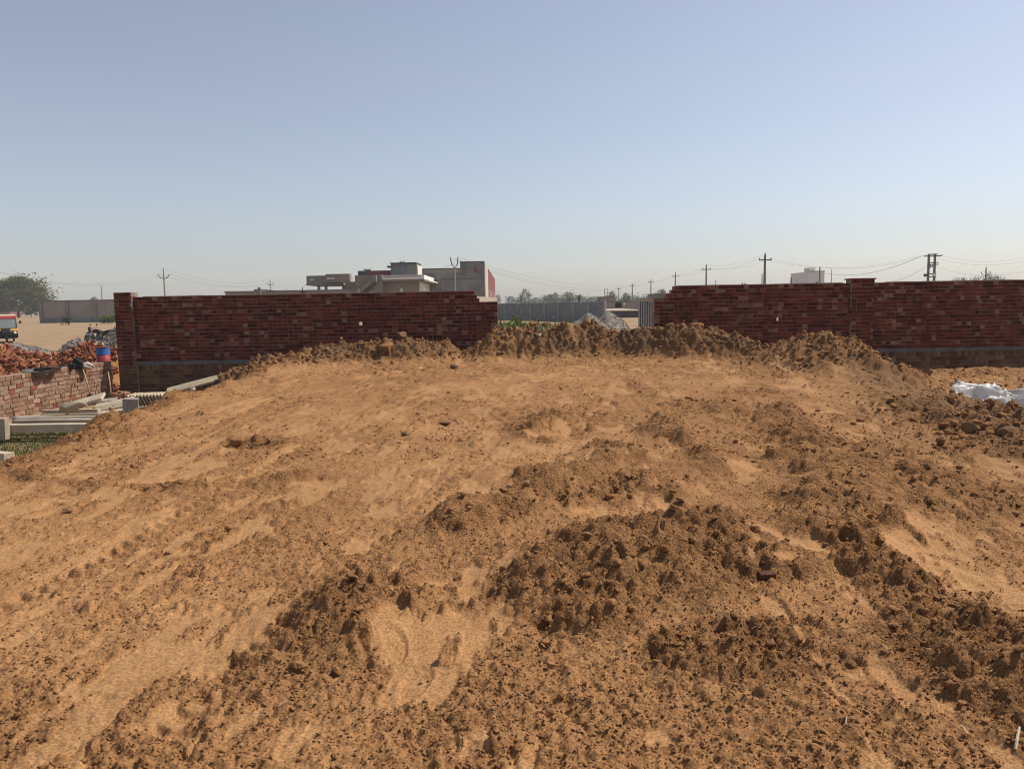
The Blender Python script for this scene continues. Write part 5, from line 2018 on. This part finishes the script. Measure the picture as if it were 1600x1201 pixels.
# pump jack beyond the wall
Y0 = 56.5
t = thing('bore_pump', 'blue grey pump head with long horizontal arm over the left wall', 'pump', (X(405, Y0), Y0, 0))
b = MB()
b.mm(X(403.6, Y0), X(407.2, Y0), Y0 - .08, Y0 + .08, 0, Z(405, 449, Y0))
b.build('post', 'trim_grey', t)
b = MB()
b.mm(X(397.5, Y0), X(403.5, Y0), Y0 - .06, Y0 + .06, Z(400, 454.6, Y0), Z(400, 452, Y0))
b.build('motor', 'trim_grey', t)
b = MB()
b.tube([P(407, 452.5, Y0), P(428, 454.2, Y0)], .035, 6)
b.tube([P(427.5, 454.2, Y0), P(427.8, 459, Y0)], .035, 6)
b.build('arm', 'metal_dark', t)
t = thing('finial', 'small pointed dark finial on the compound wall before the house', 'finial', (X(473, 58), 58, Z(473, 460, 58)))
b = MB()
b.lathe([(.16, 0), (.17, .12), (.10, .2), (.05, .3), (.008, .62)], 10, t.location)
b.build('spire', 'dark_grey', t, True)
b = MB()
b.lathe([(.20, -.06), (.20, .0)], 10, t.location)
b.build('base', 'trim_grey', t, True)

WI = 0


def wire(a, b_, sag, label, r=.011):
    a, b_ = Vector(a), Vector(b_)
    pts = []
    for k in range(17):
        s_ = k / 16
        q = a.lerp(b_, s_)
        q.z -= sag * 4 * s_ * (1 - s_)
        pts.append(q)
    b = MB()
    b.tube(pts, r * .75, 4, cap=False)
    tag(b.build('overhead_wire', 'wire'), label, 'wire')


def span(a, b_, sag, label, n_=2, r=.011):
    A0, B0_ = POLE[a], POLE[b_]
    for k in range(min(n_, len(A0), len(B0_))):
        wire(A0[k], B0_[k], sag * .6, ('one', 'other', 'uppermost')[k].replace('one', 'left hand').replace('other', 'right hand') + ' ' + label.replace('wires', 'wire'), r)


span(259, 424, 2.2, 'thin wires running right from the pole over the left wall', 3, .016)
off = P(-60, 405, 88)
for k in range(2):
    wire(off + Vector((k * 1.3, 0, -.6 * k)), POLE[259][k], 2.0, ('upper', 'lower')[k] + ' thin wire entering from the left edge to the first pole', .014)
wire(POLE[424][0], P(712, 411, 82), 3.0, 'upper thin wire running behind the cream house to the forked pole', .014)
wire(POLE[424][1], P(715, 412, 82), 3.4, 'lower thin wire running behind the cream house to the forked pole', .014)
wire(POLE[712][1], POLE[1017][0], 1.9, 'upper thin wire crossing above the wall opening', .016)
wire(POLE[712][0], POLE[1017][1], 2.5, 'middle thin wire crossing above the wall opening', .016)
wire(POLE[712][1] + Vector((0, 0, -.5)), POLE[988][0], 2.2, 'lowest thin wire crossing above the wall opening', .016)
span(1017, 1055, .5, 'thin wires between the pole by the wall end and the next one right', 2, .014)
span(1055, 1103, .5, 'thin wires between the pole over the step and the next one right', 2, .014)
span(1103, 1194, .9, 'thin wires rising to the tallest pole from its left', 3, .012)
tfa = [P(1440, 398.8, 89.7), P(1448, 398.0, 89.7), P(1467, 398, 89.7)]
wire(POLE[1194][0], tfa[0], 1.2, 'upper thin wire from the tallest pole to the double pole', .012)
wire(POLE[1194][1], tfa[1], 1.3, 'lower thin wire from the tallest pole to the double pole', .012)
wire(P(1290, 427, 118), tfa[0] + Vector((0, 0, -.1)), 1.0, 'thick cable sloping from the white tank house to the double pole', .03)
wire(P(1385, 442, 95), P(1446, 417, 89.7), .3, 'short cable sloping up to the double pole switchgear', .02)
ro = [P(1660, 385, 75), P(1660, 391, 75), P(1660, 407, 75)]
wire(tfa[2], ro[0], 1.1, 'upper thin wire leaving the double pole to the right edge', .012)
wire(tfa[1], ro[1], 1.3, 'middle thin wire leaving the double pole to the right edge', .012)
wire(P(1463, 417, 89.7), ro[2], 1.2, 'lowest thin wire leaving the double pole to the right edge', .012)

# ------------------------------------------------------------------ trees
def tree(name, label, px, Y, base_py, top_py, wpx, mat, seed, n=1800, leaf=None, bare=False, trunk_frac=.25, group=None, flat=1.0, name_cat='tree', spread=1.0):
    g_ = gnd(px, Y)
    zt_ = Z(px, top_py, Y)
    H = zt_ - g_.z
    Wd = wpx / F * Y
    r = np.random.default_rng(seed)
    t = thing(name, label, name_cat, tuple(g_), 0, group)
    b = MB()
    tr = max(.05, H * .028)
    tips = []
    fork = H * trunk_frac

    def limb(p, d, l, rad, depth):
        q = p + d * l
        mid = p + d * l * .5 + Vector(r.normal(size=3)) * l * .07
        b.tube([p, mid, q], [rad, rad * .8, rad * .62], 6 if depth < 2 else 4, cap=False)
        tips.append((np.array(q), l))
        if depth >= 3:
            return
        for _ in range(3 if depth < 2 else 2):
            nd = (d + Vector(r.normal(size=3)) * .55 + Vector((0, 0, .10))).normalized()
            limb(q, nd, l * r.uniform(.58, .8), rad * .6, depth + 1)

    top = Vector((r.normal() * H * .015, 0, fork))
    b.tube([(0, 0, -.3), (0, 0, fork * .5), tuple(top)], [tr * 1.4, tr, tr * .85], 8)
    nl = 6
    for k in range(nl):
        a = 2 * math.pi * k / nl + r.random()
        out = .55 + .5 * r.random()
        d = Vector((math.cos(a) * out * Wd / H * spread, math.sin(a) * out * Wd / H * spread, .75)).normalized()
        limb(top, d, H * .26, tr * .55, 0)
    tp_ = np.array([q for q, _ in tips])
    # fit the branch tips into the crown's extents
    ctr = np.array([0, 0, fork])
    rel = tp_ - ctr
    sc_ = np.array([Wd / 2 / max(.1, np.percentile(np.abs(rel[:, 0]), 96)), Wd / 2 / max(.1, np.percentile(np.abs(rel[:, 1]), 96)), (H - fork) * .95 / max(.1, rel[:, 2].max())])
    b.v = [tuple((np.array(q) - ctr) * sc_ + ctr) if q[2] > fork + 1e-4 else q for q in b.v]
    b.build('trunk', 'bark', t, True, local=True)
    if not bare or n:
        tp_ = rel * sc_ + ctr
        k = r.integers(0, len(tp_), n)
        sig = Wd * .072
        c_ = tp_[k] + r.normal(size=(n, 3)) * sig * np.array([1, 1, .75])
        if not bare:                                # leaf clumps over the outer dome of the crown
            nc = 90
            th, cp = r.random(nc) * 6.283, r.uniform(-.15, 1, nc)
            rr_ = np.sqrt(np.maximum(0, 1 - np.clip(cp, 0, 1) ** 2)) * r.uniform(.65, 1.0, nc)
            dome = np.stack([np.cos(th) * rr_ * Wd * .46, np.sin(th) * rr_ * Wd * .46, fork * 1.15 + cp * (H - fork * 1.2) * r.uniform(.82, .97, nc)], -1)
            m2 = n * 85 // 100
            c_[:m2] = dome[r.integers(0, nc, m2)] + r.normal(size=(m2, 3)) * np.array([Wd * .050, Wd * .050, H * .036])
        c_ = c_[c_[:, 2] > fork * .75]
        o = leaves('crown', c_, leaf or Wd * .034, mat, seed + 7)
        o.parent = t
    return t


tree('acacia_tree', 'big spreading olive green tree with dark trunk at the left edge', 28, 225, 494, 430, 92, 'leaf_olive', 21, 22000, .34, trunk_frac=.20)
tree('small_tree', 'small dark round tree right of the big tree trunk', 48, 235, 494, 480, 18, 'leaf_dull', 23, 1500, .14)
tree('distant_tree', 'distant dark tree peeking over the compound wall', 147, 320, 490, 463, 15, 'leaf_dull', 25, 900, .25)
OT = [(778, 459, 12, 420, 'hazy low tree at the end of the left wall', 'leaf_green'), (798, 462, 16, 420, 'second hazy low tree from the left wall end', 'leaf_green'),
      (821, 450.5, 22, 300, 'tallest leafy tree behind the precast fence', 'leaf_green'), (811, 464, 14, 380, 'hazy bush left of the tallest tree behind the fence', 'leaf_green'),
      (838, 464, 18, 400, 'hazy low tree right of the tallest tree', 'leaf_green'), (857, 460, 24, 330, 'broad hazy tree left of the pale far block', 'leaf_green'),
      (887, 454.5, 24, 260, 'round green tree just left of the palm', 'leaf_green'), (872, 464, 16, 380, 'hazy low tree between the pale block and the round tree', 'leaf_green'),
      (925, 463, 20, 400, 'hazy low tree right of the palm', 'leaf_green'), (956, 453.5, 15, 210, 'narrow olive tree behind the pipe frame', 'leaf_olive'),
      (978, 456, 17, 190, 'round olive tree between two poles in the opening', 'leaf_olive'), (1034, 451, 22, 230, 'olive tree above the low step of the right wall', 'leaf_olive'),
      (1008, 458, 22, 330, 'grey bare looking tree beside the right wall end', 'leaf_dull')]
for i, (px, top, wp, Y, lb, mt) in enumerate(OT):
    tree('distant_tree', lb, px, Y, 474, top, wp, mt, 40 + i, 1500 if 'bare' not in lb else 260, None, trunk_frac=.18)
tree('bare_tree', 'thin leafed tree behind the pole far on the right', 1545, 170, 470, 427, 44, 'leaf_dull', 71, 1500, .16, bare=True, trunk_frac=.3)
tree('bare_tree', 'low dull tree left of the thin leafed tree on the right', 1500, 200, 470, 432, 20, 'leaf_dull', 73, 500, .14, bare=True, trunk_frac=.3)
tree('bare_tree', 'faint low tree between the two dull trees on the right', 1518, 210, 470, 433, 14, 'leaf_dull', 75, 300, .14, bare=True, trunk_frac=.3)
tree('distant_tree', 'small dull treetop right of the white tank house', 1306, 200, 470, 440, 16, 'leaf_dull', 77, 300, .16, trunk_frac=.3)
tree('distant_tree', 'thin treetop just left of the tallest pole', 1160, 260, 470, 440, 14, 'leaf_dull', 79, 250, .2, trunk_frac=.3)

# far belt of trees along the horizon: one mass
r = np.random.default_rng(91)
cen = []
for k in range(420):
    a = r.uniform(-.80, .80)
    Y = r.uniform(480, 720)
    cen.append((a * Y, Y, r.uniform(2.0, 6.5), r.uniform(3, 8)))
c_ = []
for x, y, h_, w__ in cen:
    m_ = 110
    q = r.normal(size=(m_, 3)) * np.array([w__ * .45, w__ * .45, h_ * .27]) + np.array([x, y, h_ * .55])
    c_.append(q)
c_ = np.concatenate(c_)
c_[:, 2] = np.abs(c_[:, 2])
o = leaves('distant_woods', c_, .75, 'leaf_green', 93)
tag(o, 'hazy belt of far trees along the horizon', 'woods', kind='stuff')

# palm
g_ = gnd(905, 150)
pt = thing('palm_tree', 'small brown fronded date palm behind the precast fence', 'palm', tuple(g_))
h_ = Z(905, 466, 150) - g_.z
b = MB()
b.tube([(0, 0, -.2), (0, 0, h_)], [.28, .22], 8)
b.build('trunk', 'bark', pt, local=True)
r = np.random.default_rng(5)
for k in range(22):
    a = 2 * math.pi * k / 22 + r.random() * .3
    el = r.uniform(.1, 1.25)
    L_ = r.uniform(1.3, 1.75)
    pts = []
    for s_ in np.linspace(0, 1, 7):
        out = L_ * s_ * math.cos(el) * (1 + .2 * s_)
        zz_ = L_ * s_ * math.sin(el) - .75 * L_ * s_ ** 2 * .6
        pts.append(np.array([math.cos(a) * out, math.sin(a) * out, h_ + zz_]))
    b = MB()
    b.tube(pts, [.03, .025, .022, .018, .014, .01, .005], 4)
    side = np.array([-math.sin(a), math.cos(a), 0])
    for i in range(1, 7):
        for sg in (-1, 1):
            for f_ in (0, .5):
                p0 = pts[i] * (1 - f_) + pts[i - 1] * f_
                d = (pts[i] - pts[i - 1])
                e = p0 + side * sg * .32 * (1.15 - i / 7) + d * .5 + np.array([0, 0, -.06])
                w_ = d / np.linalg.norm(d) * .035
                b.add([p0 - w_, p0 + w_, e], [(0, 1, 2)])
    b.build('frond', 'palm_leaf', pt, local=True)

# far pale block between the trees, distant sheds on the left
Y0 = 420
box_thing('far_block', 'hazy pale building block between far trees', 'building',
          [('wall', 'render_brown', [(X(858, Y0), X(872, Y0), Y0, Y0 + 15, 0, Z(865, 459.5, Y0))]), ('tower', 'render_brown', [(X(866, Y0), X(870, Y0), Y0 - 1, Y0 + 5, 0, Z(868, 457, Y0))])])
Y0 = 330
for i, (a, q, top, mt, lb) in enumerate([(-5, 13, 481, 'dull_red', 'far reddish shed left of the big tree'), (30, 42, 484, 'cream_light', 'far pale shed behind the big tree trunk')]):
    box_thing('far_shed', lb, 'shed', [('wall', mt, [(X(a, Y0), X(q, Y0), Y0 + i * 9, Y0 + 8 + i * 9, 0, Z(20, top + 1.5, Y0))]), ('roof', 'trim_grey', [(X(a - .4, Y0), X(q + .4, Y0), Y0 - .4 + i * 9, Y0 + 8.4 + i * 9, Z(20, top + 1.5, Y0), Z(20, top + .8, Y0))])])
Y0 = 400
t = thing('lattice_tower', 'tiny pale pylon with flat top among the far trees', 'pylon', (X(790.5, Y0), Y0, 0))
b = MB()
for px in (789.5, 791.5):
    b.tube([(X(px, Y0), Y0, 0), (X(px, Y0), Y0, Z(790, 463.2, Y0))], .10, 5)
b.build('legs', 'precast_post', t)
b = MB()
b.mm(X(787.5, Y0), X(793.5, Y0), Y0 - .1, Y0 + .1, Z(790, 463.6, Y0), Z(790, 463.0, Y0))
b.build('top_arm', 'precast_post', t)

# ------------------------------------------------------------------ dusty air
b = MB()
b.mm(-850, 850, -60, 900, -2.0, 22)
hz_o = b.build('haze', 'white')
hz_o.data.materials.clear()
mt = bpy.data.materials.new('haze')
mt.use_nodes = True
mt.node_tree.nodes.remove(mt.node_tree.nodes['Principled BSDF'])
pv = mt.node_tree.nodes.new('ShaderNodeVolumePrincipled')
pv.inputs['Density'].default_value = 0.0005
pv.inputs['Color'].default_value = (0.94, 0.96, 1.0, 1)
mt.node_tree.links.new(pv.outputs[0], mt.node_tree.nodes['Material Output'].inputs['Volume'])
hz_o.data.materials.append(mt)
tag(hz_o, 'thin dusty haze over the whole plain', 'haze', kind='stuff')
